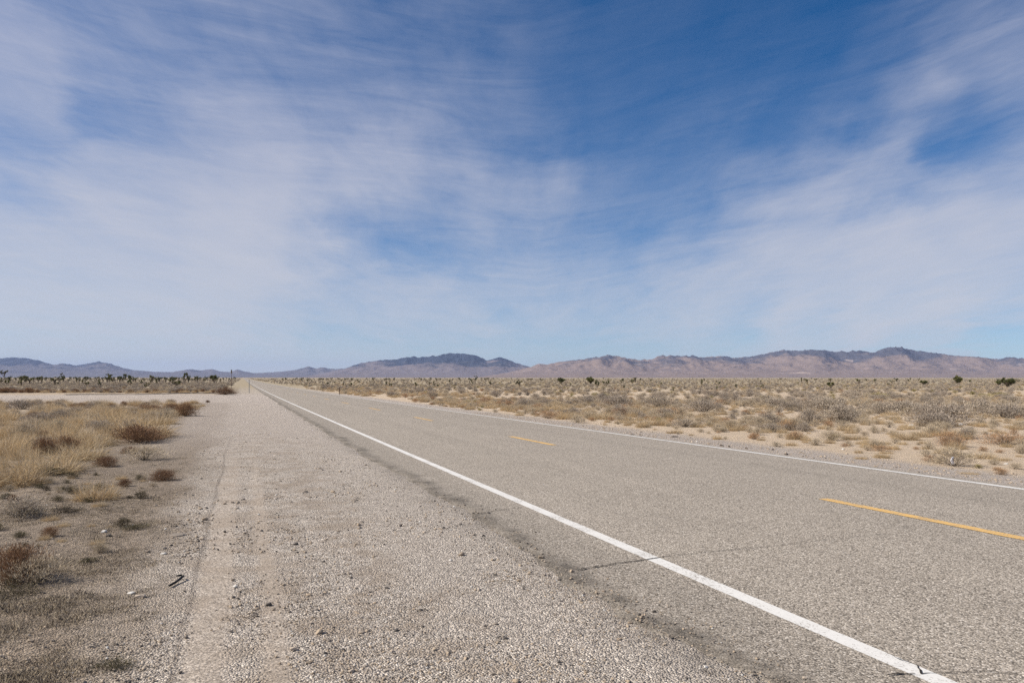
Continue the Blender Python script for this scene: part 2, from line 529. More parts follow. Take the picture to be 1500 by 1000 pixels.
# ------------------------------------------------------------------ mountains
def build_range(name, mat, prof, z0, zr, z1, seed, rough, foot):
    """prof: (pixel x, pixel y of the skyline); z0 foot, zr ridge, z1 back, metres from the camera."""
    px = np.array([p[0] for p in prof], float); ph = HZ - np.array([p[1] for p in prof], float)
    step = 1.5
    cx = np.arange(px[0], px[-1] + .1, step)
    H = np.interp(cx, px, ph)
    k = np.array([.2, .6, .2]); H = np.convolve(np.pad(H, 1, 'edge'), k, 'valid')
    u = (cx - 750) / F
    nt_ = 130
    t = np.linspace(0, 1, nt_)
    tr = (zr - z0) / (z1 - z0)
    U, T = np.meshgrid(u, t)
    Zd = z0 + (z1 - z0) * T
    X = U * Zd; Y = Zd
    up = np.clip(T / tr, 0, 1)
    E = foot * up + (1 - foot) * up ** 2.4                  # gentle outwash slope, then steep
    E = np.where(T > tr, 1 - ((T - tr) / (1 - tr)) ** 1.3, E)
    ks = np.exp(-.5 * (np.arange(-60, 61) / 22.0) ** 2); ks /= ks.sum()
    Hs = np.convolve(np.pad(H, 60, 'edge'), ks, 'valid')
    bl = np.clip((up - .45) / .5, 0, 1); bl = bl * bl * (3 - 2 * bl)
    hr = np.maximum(Hs[None, :] * (1 - bl) + H[None, :] * bl, 0) / F * zr
    qx = X + 900 * (fbm(X / 1500, Y / 1500, 3, seed + 9) - .5)
    ridge = fbm(qx / 1900, Y / 3000, 6, seed, .5, True)
    det = fbm(X / 420, Y / 800, 4, seed + 40, .55, True)
    amp = np.clip((up - .10) * 1.9, 0, 1) * (1 - .55 * bl)
    h = hr * E * (1 + amp * rough * (ridge - .62) * 2.6 + amp * rough * .85 * (det - .6))
    el = h / Zd * F
    top = el.max(0)
    fac = np.where(top > .5, H / np.maximum(top, .5), 1)
    fac = np.convolve(np.pad(fac, 4, 'edge'), np.ones(9) / 9, 'valid')
    h = h * fac[None, :]
    rise = h / max(1.0, hr.max())
    Zz = h - float(drop(z0)) - 1.0
    n, kx = X.shape
    v = np.stack([X, Y, Zz], -1).reshape(-1, 3)
    idx = np.arange(n * kx).reshape(n, kx)
    f = np.stack([idx[:-1, :-1], idx[:-1, 1:], idx[1:, 1:], idx[1:, :-1]], -1).reshape(-1, 4)
    me = mesh(name, v, f, [mat], None, True)
    a = me.attributes.new('rise', 'FLOAT', 'POINT'); a.data.foreach_set('value', rise.reshape(-1).astype(np.float32))
    return tag(link(name, me), kind='structure')


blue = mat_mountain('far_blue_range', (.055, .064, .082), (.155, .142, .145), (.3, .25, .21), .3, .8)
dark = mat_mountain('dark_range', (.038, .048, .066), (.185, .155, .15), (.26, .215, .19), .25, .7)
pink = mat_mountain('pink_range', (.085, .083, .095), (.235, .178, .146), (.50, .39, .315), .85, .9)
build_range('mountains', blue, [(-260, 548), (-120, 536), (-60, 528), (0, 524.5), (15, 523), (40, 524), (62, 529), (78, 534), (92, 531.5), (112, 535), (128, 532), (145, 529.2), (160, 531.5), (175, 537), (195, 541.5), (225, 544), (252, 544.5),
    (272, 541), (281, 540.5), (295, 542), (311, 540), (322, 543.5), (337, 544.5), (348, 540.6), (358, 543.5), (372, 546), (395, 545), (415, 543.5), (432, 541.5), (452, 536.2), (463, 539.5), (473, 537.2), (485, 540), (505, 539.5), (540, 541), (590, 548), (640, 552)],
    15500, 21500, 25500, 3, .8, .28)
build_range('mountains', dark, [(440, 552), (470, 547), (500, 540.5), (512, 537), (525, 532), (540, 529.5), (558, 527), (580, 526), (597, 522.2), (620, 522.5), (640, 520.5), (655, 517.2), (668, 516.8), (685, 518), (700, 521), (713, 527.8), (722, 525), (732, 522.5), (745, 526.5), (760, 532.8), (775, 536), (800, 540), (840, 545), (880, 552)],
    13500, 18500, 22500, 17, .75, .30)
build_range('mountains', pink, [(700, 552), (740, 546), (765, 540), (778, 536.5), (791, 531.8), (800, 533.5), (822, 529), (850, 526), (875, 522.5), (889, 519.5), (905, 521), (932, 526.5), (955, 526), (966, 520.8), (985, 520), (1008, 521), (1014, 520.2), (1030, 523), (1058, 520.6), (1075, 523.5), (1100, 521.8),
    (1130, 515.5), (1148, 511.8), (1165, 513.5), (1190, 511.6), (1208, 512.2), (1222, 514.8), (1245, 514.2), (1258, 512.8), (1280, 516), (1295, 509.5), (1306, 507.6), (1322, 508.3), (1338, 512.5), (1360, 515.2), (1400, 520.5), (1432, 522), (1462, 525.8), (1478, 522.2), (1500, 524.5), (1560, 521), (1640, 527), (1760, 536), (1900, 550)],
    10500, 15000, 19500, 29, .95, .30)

# ------------------------------------------------------------------ plants
def blade(g, base, dirv, length, width, droop, m, seg=3):
    base = Vector(base); dv = Vector(dirv).normalized()
    side = dv.cross(Vector((random.uniform(-1, 1), random.uniform(-1, 1), .3)))
    side = side.normalized() if side.length > 1e-4 else Vector((1, 0, 0))
    v = []
    p = base.copy(); dcur = dv.copy()
    for i in range(seg + 1):
        w = width * (1 - i / seg) * .5 + width * .06
        v += [p - side * w, p + side * w]
        p = p + dcur * (length / seg)
        dcur = (dcur + Vector((0, 0, -droop / seg)) + Vector((random.gauss(0, .17), random.gauss(0, .17), random.gauss(0, .06)))).normalized()
    g.add(v, [(2 * i, 2 * i + 1, 2 * i + 3, 2 * i + 2) for i in range(seg)], m)


def tuft_geo(n, w, h, droop, width, mixed=0.0, seg=3, lean=.75):
    g = Geo()
    for _ in range(n):
        r = random.random() ** .6 * .8 * w * .5; a = random.uniform(0, 6.283)
        x, y = r * math.cos(a), r * math.sin(a)
        tilt = random.random() ** .7 * lean
        a2 = a + random.gauss(0, 1.3)
        dv = (math.sin(tilt) * math.cos(a2), math.sin(tilt) * math.sin(a2), math.cos(tilt))
        L = h * random.uniform(.45, 1.05) * (1 - .22 * tilt / lean)
        blade(g, (x, y, -.02), dv, L, width * random.uniform(.6, 1.3), droop * random.uniform(.3, 1.4), 1 if random.random() < mixed else 0, seg)
    return g


def dome_shrub(nst, nleaf, w, h, leaf, lw, dense=.45, twig_r=.008):
    """Rounded desert shrub: forking woody stems, then small leaves or twiglets through the outer dome."""
    st, lf = Geo(), Geo()
    lobes = [(random.uniform(-.3, .3) * w, random.uniform(-.3, .3) * w, random.uniform(.55, 1.0)) for _ in range(5)]
    tips = []
    for _ in range(nst):
        a = random.uniform(0, 6.283); el = random.uniform(.15, 1.45)
        ln = random.uniform(.7, 1.0)
        e = Vector((math.cos(a) * math.cos(el) * w * .5 * ln, math.sin(a) * math.cos(el) * w * .5 * ln, math.sin(el) * h * .92 * ln + .03))
        b = Vector((e.x * .1, e.y * .1, -.03)); mid = b.lerp(e, .5) + Vector((random.gauss(0, .04), random.gauss(0, .04), .05)) * w
        st.tube([b, mid, e], [twig_r * 1.6, twig_r, twig_r * .35], 3, 0, False)
        tips.append((mid, e))
        for _k in range(3):
            q = mid.lerp(e, random.uniform(0, .8)); e2 = q + Vector((random.gauss(0, .16) * w, random.gauss(0, .16) * w, random.uniform(.02, .25) * h))
            st.tube([q, e2], [twig_r * .7, twig_r * .25], 3, 0, False)
            tips.append((q, e2))
    for _ in range(nleaf):
        if random.random() < .65:
            m0, e = random.choice(tips)
            p = m0.lerp(e, random.uniform(.35, 1.1)) + Vector((random.gauss(0, .055) * w, random.gauss(0, .055) * w, random.gauss(0, .06) * h))
        else:
            lx, ly, lh = random.choice(lobes)
            a = random.uniform(0, 6.283); el = math.asin(random.uniform(.02, 1)); rr = random.uniform(dense, 1.0)
            p = Vector((lx + math.cos(a) * math.cos(el) * w * .30 * rr, ly + math.sin(a) * math.cos(el) * w * .30 * rr, math.sin(el) * h * lh * rr))
        if p.z < .02: p.z = random.uniform(.02, .12) * h
        out = Vector((p.x / w, p.y / w, .35 + p.z / h)).normalized()
        dv = (out + Vector((random.gauss(0, .45), random.gauss(0, .45), random.gauss(.15, .4)))).normalized()
        L = leaf * random.uniform(.6, 1.5)
        side = dv.orthogonal().normalized()
        side = (side * math.cos(random.uniform(0, 6.28)) + dv.cross(side) * math.sin(random.uniform(0, 6.28))).normalized() * lw * random.uniform(.6, 1.3) * .5
        lf.add([p - side * .6, p + dv * L * .5 - side, p + dv * L, p + dv * L * .5 + side], [(0, 1, 2, 3)], 0)
    return st, lf


def merged(a, b):
    g = Geo(); g.add(a.v, a.f, 0); n = len(g.m)
    g.add(b.v, b.f, 1)
    return g


def joshua_geo(h, nbr, seed):
    rnd = random.Random(seed)
    tr, cr = Geo(), Geo()

    def rosette(p, dv, r):
        n = 42
        for _ in range(n):
            z = rnd.uniform(-.55, 1); a = rnd.uniform(0, 6.283); q = math.sqrt(1 - z * z)
            u = dv.orthogonal().normalized(); w = dv.cross(u)
            o = (dv * z + (u * math.cos(a) + w * math.sin(a)) * q).normalized()
            side = o.orthogonal().normalized()
            side = (side * math.cos(a) + o.cross(side) * math.sin(a)) * r * .16
            L = r * rnd.uniform(.75, 1.15)
            bp = p - dv * rnd.uniform(0, .55) * r
            cr.add([bp - side, bp + side, bp + o * L], [(0, 1, 2)], 0)
        for _ in range(14):                                   # dead leaves folded down the limb
            a = rnd.uniform(0, 6.283); u = dv.orthogonal().normalized(); w = dv.cross(u)
            o = (u * math.cos(a) + w * math.sin(a)) * .45 - dv
            bp = p - dv * rnd.uniform(.4, 1.1) * r; side = o.orthogonal().normalized() * r * .11
            tr.add([bp - side, bp + side, bp + o * r * .7], [(0, 1, 2)], 0)

    def limb(p, dv, ln, r, depth):
        q = p + dv * ln * .55 + Vector((rnd.gauss(0, .05), rnd.gauss(0, .05), 0)) * ln
        e = q + (dv + Vector((0, 0, .35))).normalized() * ln * .5
        tr.tube([p, q, e], [r, r * .85, r * .75], 6, 0, True)
        if rnd.random() < .35: rosette(q, (dv + Vector((rnd.gauss(0, .6), rnd.gauss(0, .6), 0))).normalized(), .36 * rnd.uniform(.7, 1.2))
        ax = (e - q).normalized()
        if depth <= 0 or rnd.random() < .25:
            rosette(e, ax, .50 * (h / 4) ** .4 * rnd.uniform(.8, 1.25)); return
        for k in range(2 if rnd.random() < .7 else 3):
            a = rnd.uniform(0, 6.283); t = rnd.uniform(.45, .95)
            u = ax.orthogonal().normalized(); w = ax.cross(u)
            nd = (ax * math.cos(t) + (u * math.cos(a) + w * math.sin(a)) * math.sin(t)); nd.z = max(nd.z, -.05)
            limb(e, nd.normalized(), ln * rnd.uniform(.4, .95), r * .78, depth - 1)
    if nbr == 0:
        tr.tube([(0, 0, -.1), (.03, .02, h * .5), (.0, .05, h * .8)], [.13, .11, .1], 6)
        rosette(Vector((0, .05, h * .78)), Vector((0, .1, 1)).normalized(), .42); rosette(Vector((.05, 0, h * .55)), Vector((.3, 0, 1)).normalized(), .34)
        rosette(Vector((-.05, 0, h * .4)), Vector((-.2, 0, 1)).normalized(), .30)
    else:
        th = h * (rnd.uniform(.18, .34) if nbr < 6 else .14)
        tr.tube([(0, 0, -.15), (rnd.gauss(0, .05), rnd.gauss(0, .05), th * .5), (0, 0, th)], [.2, .17, .16], 7)
        for k in range(nbr):
            a = k * 6.283 / nbr + rnd.uniform(-.4, .4); t = rnd.uniform(.1, 1.0)
            limb(Vector((0, 0, th * rnd.uniform(.85, 1))), Vector((math.sin(t) * math.cos(a), math.sin(t) * math.sin(a), math.cos(t))), h * .27 * rnd.uniform(.55, 1.25), .13, 2)
    # normalise to 1 m so that copies scale to their own height
    zt = max(v[2] for v in cr.v)
    for g in (tr, cr): g.v = [Vector(v) / zt for v in g.v]
    return tr, cr


class Kind:
    """A plant kind: several meshes, each 1 m tall and about `asp` m wide before scaling."""
    def __init__(self, name, cat, group): self.name = name; self.cat = cat; self.group = group; self.one = []; self.parts = []; self.items = []


K = {n: Kind(*a) for n, a in dict(
    sage=('sagebrush', 'shrub', 'grey sagebrush shrubs on the desert plain'),
    straw=('dry_grass_tuft', 'grass tuft', 'straw coloured dry grass tufts'),
    bleach=('bleached_bush', 'bush', 'pale bleached low bushes'),
    rust=('rusty_bush', 'bush', 'rust brown dry bushes'),
    russet=('orange_brown_bush', 'bush', 'orange brown dry bushes right of the road'),
    rabbit=('rabbitbrush', 'shrub', 'yellow green rabbitbrush'),
    herb=('low_herb', 'herb', 'dark low herbs on the left verge'),
    joshua=('joshua_tree', 'tree', 'joshua trees on the plain')).items()}

for i in range(4):
    st, lf = dome_shrub(34, 4200, 1.8, 1.0, .062, .017)
    K['sage'].parts.append((st.build('sagebrush_stems', [M['sage_stem']]), lf.build('sagebrush_foliage', [M['sage_leaf']])))
    K['sage'].one.append(merged(st, lf).build('sagebrush', [M['sage_stem'], M['sage_leaf']]))
for i in range(4):
    g = tuft_geo(1100, 1.5, 1.0, .9, .0125, .22, 3, 1.45)
    K['straw'].one.append(g.build('dry_grass_tuft', [M['straw'], M['bleached']]))
for i in range(3):
    st, lf = dome_shrub(40, 1800, 2.0, 1.0, .15, .013, .3, .006)
    K['bleach'].parts.append((st.build('bleached_bush_stems', [M['sage_stem']]), lf.build('bleached_bush_foliage', [M['bleached']])))
    K['bleach'].one.append(merged(st, lf).build('bleached_bush', [M['sage_stem'], M['bleached']]))
for i in range(3):
    st, lf = dome_shrub(40, 5200, 1.75, 1.0, .10, .014, .25, .005)
    K['rust'].parts.append((st.build('rusty_bush_stems', [M['sage_stem']]), lf.build('rusty_bush_twigs', [M['rust']])))
    K['rust'].one.append(merged(st, lf).build('rusty_bush', [M['sage_stem'], M['rust']]))
for i in range(3):
    st, lf = dome_shrub(50, 1900, 2.0, 1.0, .17, .011, .25, .005)
    K['russet'].parts.append((st.build('orange_brown_bush_stems', [M['sage_stem']]), lf.build('orange_brown_bush_twigs', [M['russet']])))
    K['russet'].one.append(merged(st, lf).build('orange_brown_bush', [M['sage_stem'], M['russet']]))
for i in range(2):
    st, lf = dome_shrub(26, 1500, 1.7, 1.0, .13, .017)
    K['rabbit'].parts.append((st.build('rabbitbrush_stems', [M['sage_stem']]), lf.build('rabbitbrush_foliage', [M['rabbit']])))
    K['rabbit'].one.append(merged(st, lf).build('rabbitbrush', [M['sage_stem'], M['rabbit']]))
for i in range(2):
    st, lf = dome_shrub(30, 1100, 2.2, 1.0, .16, .022, .3, .01)
    K['herb'].parts.append((st.build('low_herb_stems', [M['sage_stem']]), lf.build('low_herb_foliage', [M['herb']])))
    K['herb'].one.append(merged(st, lf).build('low_herb', [M['sage_stem'], M['herb']]))
JW = []
for i, (h, nb) in enumerate([(4.2, 3), (4.6, 4), (3.4, 3), (5.0, 4), (2.2, 0), (2.8, 2), (2.3, 7)]):
    a, b = joshua_geo(h, nb, 100 + i)
    xs_ = [v[0] for v in b.v] + [v[1] for v in b.v]; JW.append(max(xs_) - min(xs_))
    K['joshua'].parts.append((a.build('joshua_trunk', [M['joshua_trunk']]), b.build('joshua_crown', [M['joshua_leaf']])))
    K['joshua'].one.append(merged(a, b).build('joshua_tree', [M['joshua_trunk'], M['joshua_leaf']]))

PLANTS = []                                       # every plant: kind, x, y, height, width factor, variant, rot, label or None


def plant(kind, x, y, h, wf=1.0, var=None, label=None):
    k = K[kind]
    PLANTS.append(dict(kind=kind, x=x, y=y, h=h, wf=wf, var=random.randrange(min(6, len(k.one))) if var is None else var, rz=random.uniform(0, 6.283), label=label))


def seen(kind, px, base, hp, wp=None, label=None, var=None):
    """A plant at the place and size the photograph shows: base pixel, height and width in pixels."""
    p = at(px, base)
    h = hp * p.y / F
    asp = {'sage': 1.5, 'straw': 1.9, 'bleach': 1.7, 'rust': 1.6, 'russet': 1.7, 'rabbit': 1.45, 'herb': 1.9, 'joshua': .9}[kind]
    if kind == 'joshua':
        var = random.randrange(6) if var is None else var
        asp = JW[var]
    wf = (wp / hp) / asp if wp else 1.0
    plant(kind, p.x, p.y, h, wf, var, label)


# ---- plants picked out of the photograph
S = seen
# left field
S('rust', 200, 646, 26, 92, 'large rust brown bush with a dark shaded base by the gravel shoulder')
S('straw', 208, 640, 48, 104, 'tall pale straw tuft standing over the large rust brown bush')
S('straw', 170, 628, 40, 80, 'broad straw tuft behind the left end of the large rust brown bush')
S('rust', 272, 609, 21, 34, 'compact round brown bush alone at the tip of the left scrub by the shoulder')
S('rust', 250, 607, 16, 30, 'smaller brown bush touching the round one at the tip of the left scrub')
S('rust', 240, 702, 17, 40, 'small red brown bush alone on the bare gravel beside the left scrub')
S('straw', 142, 730, 42, 78, 'sandy straw tuft alone on bare soil left of the small red brown bush')
S('rust', 183, 711, 12, 22, 'tiny reddish clump at the right foot of the lone sandy straw tuft')
S('bleach', 212, 672, 24, 62, 'thin pale see through bush on gravel in front of the large rust brown bush')
S('rust', 190, 662, 11, 22, 'tiny dark red clump left of the thin pale see through bush')
S('rust', 156, 681, 16, 36, 'dark red brown clump at the right edge of the big straw mass')
S('sage', 60, 626, 24, 50, 'dark grey brushy shrub amid straw grass in the left field')
S('sage', 146, 632, 18, 40, 'dark olive shrub just left of the large rust brown bush')
S('straw', 72, 690, 54, 120, 'biggest straw tuft, dark gap under its front edge, in the left field')
S('straw', 22, 706, 56, 104, 'long haired straw tuft cut by the left picture edge, front of the straw mass')
S('straw', 118, 672, 40, 96, 'wide straw tuft right of the biggest one in the left field')
S('herb', 75, 694, 12, 52, 'dark green low growth in shade under the biggest straw tuft')
S('straw', 8, 668, 50, 90)
S('straw', 50, 655, 40, 90)
S('straw', 100, 648, 36, 90)
S('straw', 140, 652, 34, 70)
S('sage', 30, 600, 16, 50, 'grey shrub at the back of the left field near the picture edge')
S('rust', 118, 599, 9, 28, 'thin brown clump along the back edge of the left field')
S('rust', 215, 603, 12, 60, 'long low brown clump along the back edge of the left field by the track')
S('straw', 160, 612, 22, 60); S('straw', 120, 614, 22, 60); S('straw', 235, 622, 26, 56); S('straw', 222, 642, 24, 46)
S('straw', 80, 606, 14, 50); S('straw', 10, 618, 22, 60); S('straw', 108, 626, 28, 70); S('straw', 90, 640, 34, 80)
S('sage', 30, 756, 34, 62, 'spindly dark twiggy shrub at the left edge below the straw mass')
S('herb', 32, 752, 9, 60, 'flat dark green herb at the foot of the spindly twiggy shrub')
S('herb', 95, 750, 10, 44, 'dark green flat herb on bare soil left below the lone straw tuft')
S('rust', 26, 845, 52, 96, 'tangled orange and brown bush at the left edge of the foreground')
S('bleach', 55, 850, 40, 90, 'bleached twig tangle over the right side of the orange brown foreground bush')
S('herb', 20, 868, 14, 90, 'dark low herb in shade below the tangled foreground bush')
S('herb', 165, 978, 17, 62, 'dark scruffy herb on gravel at the bottom left of the picture')
S('herb', 130, 822, 9, 30, 'small green herb on bare soil right of the tangled foreground bush')
S('herb', 200, 772, 8, 46, 'flat brown green herb on gravel between lone tuft and tyre rut')
# beyond the side track and beside the road
S('rust', 330, 578, 11, 30, 'brown bush between the thin dark pole and the grey white post')
S('rust', 8, 576, 8, 28, 'rust bush beyond the side track at the left picture edge')
S('rust', 42, 576, 8, 22, 'reddest round bush beyond the side track in the left distance')
S('rust', 105, 574.5, 5, 18); S('rust', 142, 574, 6, 22); S('rust', 166, 574, 7, 18); S('rust', 222, 572, 5, 24); S('rust', 70, 575, 5, 26)
# right of the road, near rows
S('sage', 1232, 619, 30, 52, 'dark purple grey shrub with black shaded right side, second row of the plain')
S('sage', 1240, 617, 26, 42)
S('sage', 1380, 622, 34, 92, 'widest olive grey shrub with a black shaded right end beside white rocks')
S('sage', 1372, 627, 24, 60, 'lower olive shrub in front of the widest olive grey shrub')
S('russet', 1390, 652, 24, 46, 'slanting orange brown bush in front of the widest olive grey shrub')
S('russet', 1470, 650, 20, 70, 'sprawling orange brown bush at the right edge in the near row')
S('straw', 1328, 644, 20, 44, 'golden low tuft with a dark base in front of the small white rock')
S('bleach', 1398, 682, 27, 64, 'bleached roadside bush with white litter caught in it')
S('straw', 1420, 694, 6, 34, 'yellowish flat tuft by the right white line')
S('russet', 1466, 695, 12, 18, 'small dark brown clump near the right white line at the picture edge')
S('russet', 1290, 660, 10, 36, 'low reddish brown clump on pale sand near the right white line')
S('sage', 1128, 632, 14, 42, 'low spreading purple grey shrub alone on sand beside the road')
S('sage', 1187, 622, 26, 40, 'upright dark grey green shrub alone at the front of the plain')
S('sage', 1158, 600, 16, 36, 'dark brown grey shrub behind the low spreading purple grey one')
S('sage', 1208, 600, 24, 60); S('sage', 1185, 598, 18, 42)
S('sage', 1032, 603, 20, 58, 'dark grey shrub with a black right end in the middle of the plain')
S('sage', 970, 598, 20, 50, 'long pale topped grey shrub below the pale tan hills')
S('sage', 905, 597, 20, 46, 'grey shrub with dark core below the pale tan hills')
S('sage', 860, 592, 16, 30); S('sage', 838, 608, 12, 30, 'purple grey shrub close to the road above the nearest yellow dashes')
S('sage', 800, 592, 10, 26, 'small dark shrub above the second yellow dash')
S('russet', 805, 613, 12, 26, 'reddish bush near the white line above the second yellow dash')
S('straw', 880, 614, 16, 52, 'broad golden tuft beside the road in the middle of the picture')
S('sage', 1005, 626, 14, 40, 'grey brown shrub leaning over sand beside the right white line')
S('sage', 1470, 612, 24, 66, 'large grey shrub at the right picture edge with a dark right end')
S('sage', 1290, 606, 20, 46); S('sage', 1320, 604, 22, 54); S('sage', 1440, 606, 22, 52)
S('rabbit', 1288, 584, 9, 30, 'yellow flowering low shrub in the middle distance at right')
S('rabbit', 1440, 583, 8, 34, 'yellow green low shrub in the middle distance near the right edge')
S('rabbit', 1466, 582, 8, 24)
S('sage', 1252, 584, 12, 40, 'dark olive shrub left of the yellow flowering low shrub')
S('straw', 1262, 672, 8, 24); S('straw', 1298, 664, 8, 24)
# joshua trees picked out of the photograph
S('joshua', 1403, 563, 15, 17, 'round crowned joshua tree standing highest on the right plain', 6)
S('joshua', 1476, 567, 16, 22, 'bulky joshua tree with many heads near the right picture edge', 6)
S('joshua', 1463, 565, 10, 10, 'smaller joshua tree touching the bulky one near the right edge', 6)
S('joshua', 1353, 564, 8, 12, 'low bushy joshua tree left of the round crowned one', 6)
S('joshua', 1302, 566, 5, 6, 'tiny forked joshua tree alone right of the centre right plain', 5)
S('joshua', 1313, 559, 6, 9); S('joshua', 1269, 558, 4, 5); S('joshua', 1346, 558, 5, 5)
S('joshua', 1116, 570, 8, 10, 'forked young joshua tree darkest on the right half of the plain', 2)
S('joshua', 1078, 569, 7, 6, 'yellowish young joshua tree left of the forked dark one', 4)
S('joshua', 1050, 572, 7, 5, 'short dark joshua tree stump like, left of the yellowish one', 4)
S('joshua', 1053, 564, 6, 6); S('joshua', 1028, 565, 10, 6, 'slim upright joshua tree below the pale tan hills', 4)
S('joshua', 1217, 570, 11, 14, 'open branched joshua tree with separate dark heads', 0)
S('joshua', 1174, 560, 8, 4, 'thin upright joshua tree below the broad grey ridge', 4)
S('joshua', 986, 574, 8, 5, 'small dark green joshua tree in shrubs below the tan hills', 4)
S('joshua', 968, 566, 7, 7); S('joshua', 914, 570, 6, 4)
S('joshua', 865, 562, 12, 16, 'wide joshua tree with a thick dark trunk right of the notch', 6)
S('joshua', 822, 561, 9, 17, 'low wide joshua tree like a dark bush below the notch', 6)
S('joshua', 930, 560, 8, 9); S('joshua', 892, 560, 6, 8); S('joshua', 692, 564, 6, 6, 'dark little joshua tree below the small dome peak', 2)
S('joshua', 698, 556, 7, 7); S('joshua', 666, 571, 5, 4)
S('joshua', 31, 566, 17, 8, 'slim dark joshua tree left of the leaning one in the left distance', 4)
S('joshua', 146, 567, 11, 9, 'leaning dark joshua tree in front of the left tree line', 2)
S('joshua', 183, 560, 14, 7, 'tall thin trunked joshua tree in the left tree line', 0)
S('joshua', 160, 559, 13, 12, 'broad topped joshua tree on a bare trunk in the left tree line', 1)
S('joshua', 6, 556, 15, 15, 'tallest joshua tree of the left tree line at the picture edge', 3)
S('joshua', 271, 561, 17, 9, 'tall joshua tree on a leaning trunk in the left tree line', 0)
S('joshua', 253, 564, 9, 4, 'bare trunk like joshua tree left of the one on a leaning trunk', 4)
S('joshua', 92, 557, 12, 8, 'two headed joshua tree rising above the left tree line', 2)
S('joshua', 85, 564, 5, 5); S('joshua', 221, 563, 9, 4); S('joshua', 314, 557, 9, 6)

# ---- the rest of the plain
TAKEN = [(p['x'], p['y'], p['h'] * .8) for p in PLANTS]


def free(x, y, r):
    return all((x - a) ** 2 + (y - b) ** 2 > (r + c) ** 2 * .5 for a, b, c in TAKEN)


def fill(n, y0, y1, pw, test, kinds, hr, px0=-120, px1=1620):
    """n plants between distances y0 and y1 (pw skews towards near or far), kinds: (name, weight, height factor)."""
    names = [k[0] for k in kinds]; wts = [k[1] for k in kinds]; hf = {k[0]: k[2] for k in kinds}
    c = 0; tries = 0
    while c < n and tries < n * 12:
        tries += 1
        y = (y0 ** pw + (y1 ** pw - y0 ** pw) * random.random()) ** (1 / pw)
        x = (random.uniform(px0, px1) - 750) / F * y
        s, d = sd(x, y)
        if not test(x, y, s, d): continue
        k = random.choices(names, wts)[0]
        h = random.uniform(*hr) * hf[k]
        if y < 90 and not free(x, y, h * .45): continue
        plant(k, x, y, h, random.uniform(.8, 1.2))
        c += 1


clump = lambda x, y, q=.45, sc=.16: float(fbm(x * sc, y * sc, 3, 61)) > q
# right of the road: sandy strip with low dry growth, then sage
fill(370, 11, 60, 2, lambda x, y, s, d: 12.4 < d < 16.5, [('straw', 4, .32), ('bleach', 4, .3), ('russet', 1.2, .3), ('rabbit', .4, .28)], (.25, .7))
fill(420, 24, 170, 1.6, lambda x, y, s, d: 12.3 < d < 24, [('straw', 7, .66), ('bleach', 3, .5), ('russet', 1.2, .55)], (.45, .85), 380, 1000)
fill(300, 14, 60, 2, lambda x, y, s, d: d > 16.5 and (y > 33 or x < 10) and clump(x, y, .47), [('sage', 3.4, .86), ('straw', 2.4, .62), ('bleach', 2.6, .62), ('russet', .8, .6), ('rabbit', .3, .6)], (.4, .8))
fill(2600, 15, 75, 2, lambda x, y, s, d: d > 14.4, [('straw', 6, .5), ('bleach', 5, .48), ('sage', 1.2, .5), ('russet', .4, .5)], (.25, .66))
fill(4600, 60, 300, 1.7, lambda x, y, s, d: d > 14 + 2 * random.random() , [('sage', 4.4, .8), ('straw', 4, .62), ('bleach', 4, .6), ('russet', .4, .55), ('rabbit', .6, .6)], (.45, .9))
fill(9000, 300, 1500, 1.15, lambda x, y, s, d: d > 14, [('sage', 5, .85), ('straw', 3.4, .7), ('bleach', 3.2, .7), ('rabbit', .6, .7)], (.6, 1.05))
fill(5000, 1500, 6000, 1.0, lambda x, y, s, d: d > 14 or d < -6, [('sage', 5, 1), ('bleach', 3, 1)], (.9, 1.6))
# left of the road, beyond the side track
fill(2300, 112, 420, 1.5, lambda x, y, s, d: d < -3.2, [('sage', 6, .85), ('bleach', 2.4, .7), ('straw', 1.2, .6), ('rust', .2, .6)], (.5, 1.0), -120, 380)
fill(240, 108, 122, 1.5, lambda x, y, s, d: d < -4, [('rust', 2.2, .62), ('straw', 3, .7), ('sage', 1.2, .7)], (.5, .95), -120, 380)
fill(2600, 420, 1600, 1.15, lambda x, y, s, d: d < -4, [('sage', 6, .9), ('bleach', 2, .7), ('rust', .3, .6)], (.6, 1.1), -120, 400)
# the straw field left of the shoulder
left_edge = lambda y: -2.6 - .25 * math.sin(y * .45) - .6 * max(0, (15 - y) / 5)
fill(400, 11.5, 62, 1.5, lambda x, y, s, d: d < left_edge(y) - .5 and clump(x, y, .36, .3), [('straw', 8, .74), ('bleach', 2.2, .6), ('rust', .7, .5), ('sage', .7, .6)], (.35, .85), -160, 300)
fill(90, 5.0, 14, 1.6, lambda x, y, s, d: -4.6 < d < -1.2, [('straw', 1.6, .5), ('herb', 1.8, .5), ('bleach', 1.6, .5), ('rust', .2, .5)], (.08, .24), -80, 300)
fill(26, 40, 66, 1.6, lambda x, y, s, d: -4.0 < d < -2.6, [('straw', 3, .5), ('rust', 1, .5)], (.3, .6), 100, 330)
# joshua trees: a dense line at left, thinning to the right
fill(270, 380, 1400, 1.0, lambda x, y, s, d: d < -10, [('joshua', 1, 1)], (1.9, 4.4), -30, 350)
fill(12, 170, 320, 1.3, lambda x, y, s, d: d < -10, [('joshua', 1, 1)], (1.4, 2.8), -30, 330)
fill(170, 420, 1600, 1.0, lambda x, y, s, d: d > 25, [('joshua', 1, 1)], (1.4, 3.3), 395, 820)
fill(26, 180, 380, 1.0, lambda x, y, s, d: d > 20, [('joshua', 1, 1)], (.9, 2.0), 470, 900)
fill(70, 260, 1400, 1.0, lambda x, y, s, d: d > 25, [('joshua', 1, 1)], (1.3, 3.0), 800, 1540)

# ------------------------------------------------------------------ which plants are things, which are cover
def pix(p):
    return 750 + p['x'] / p['y'] * F


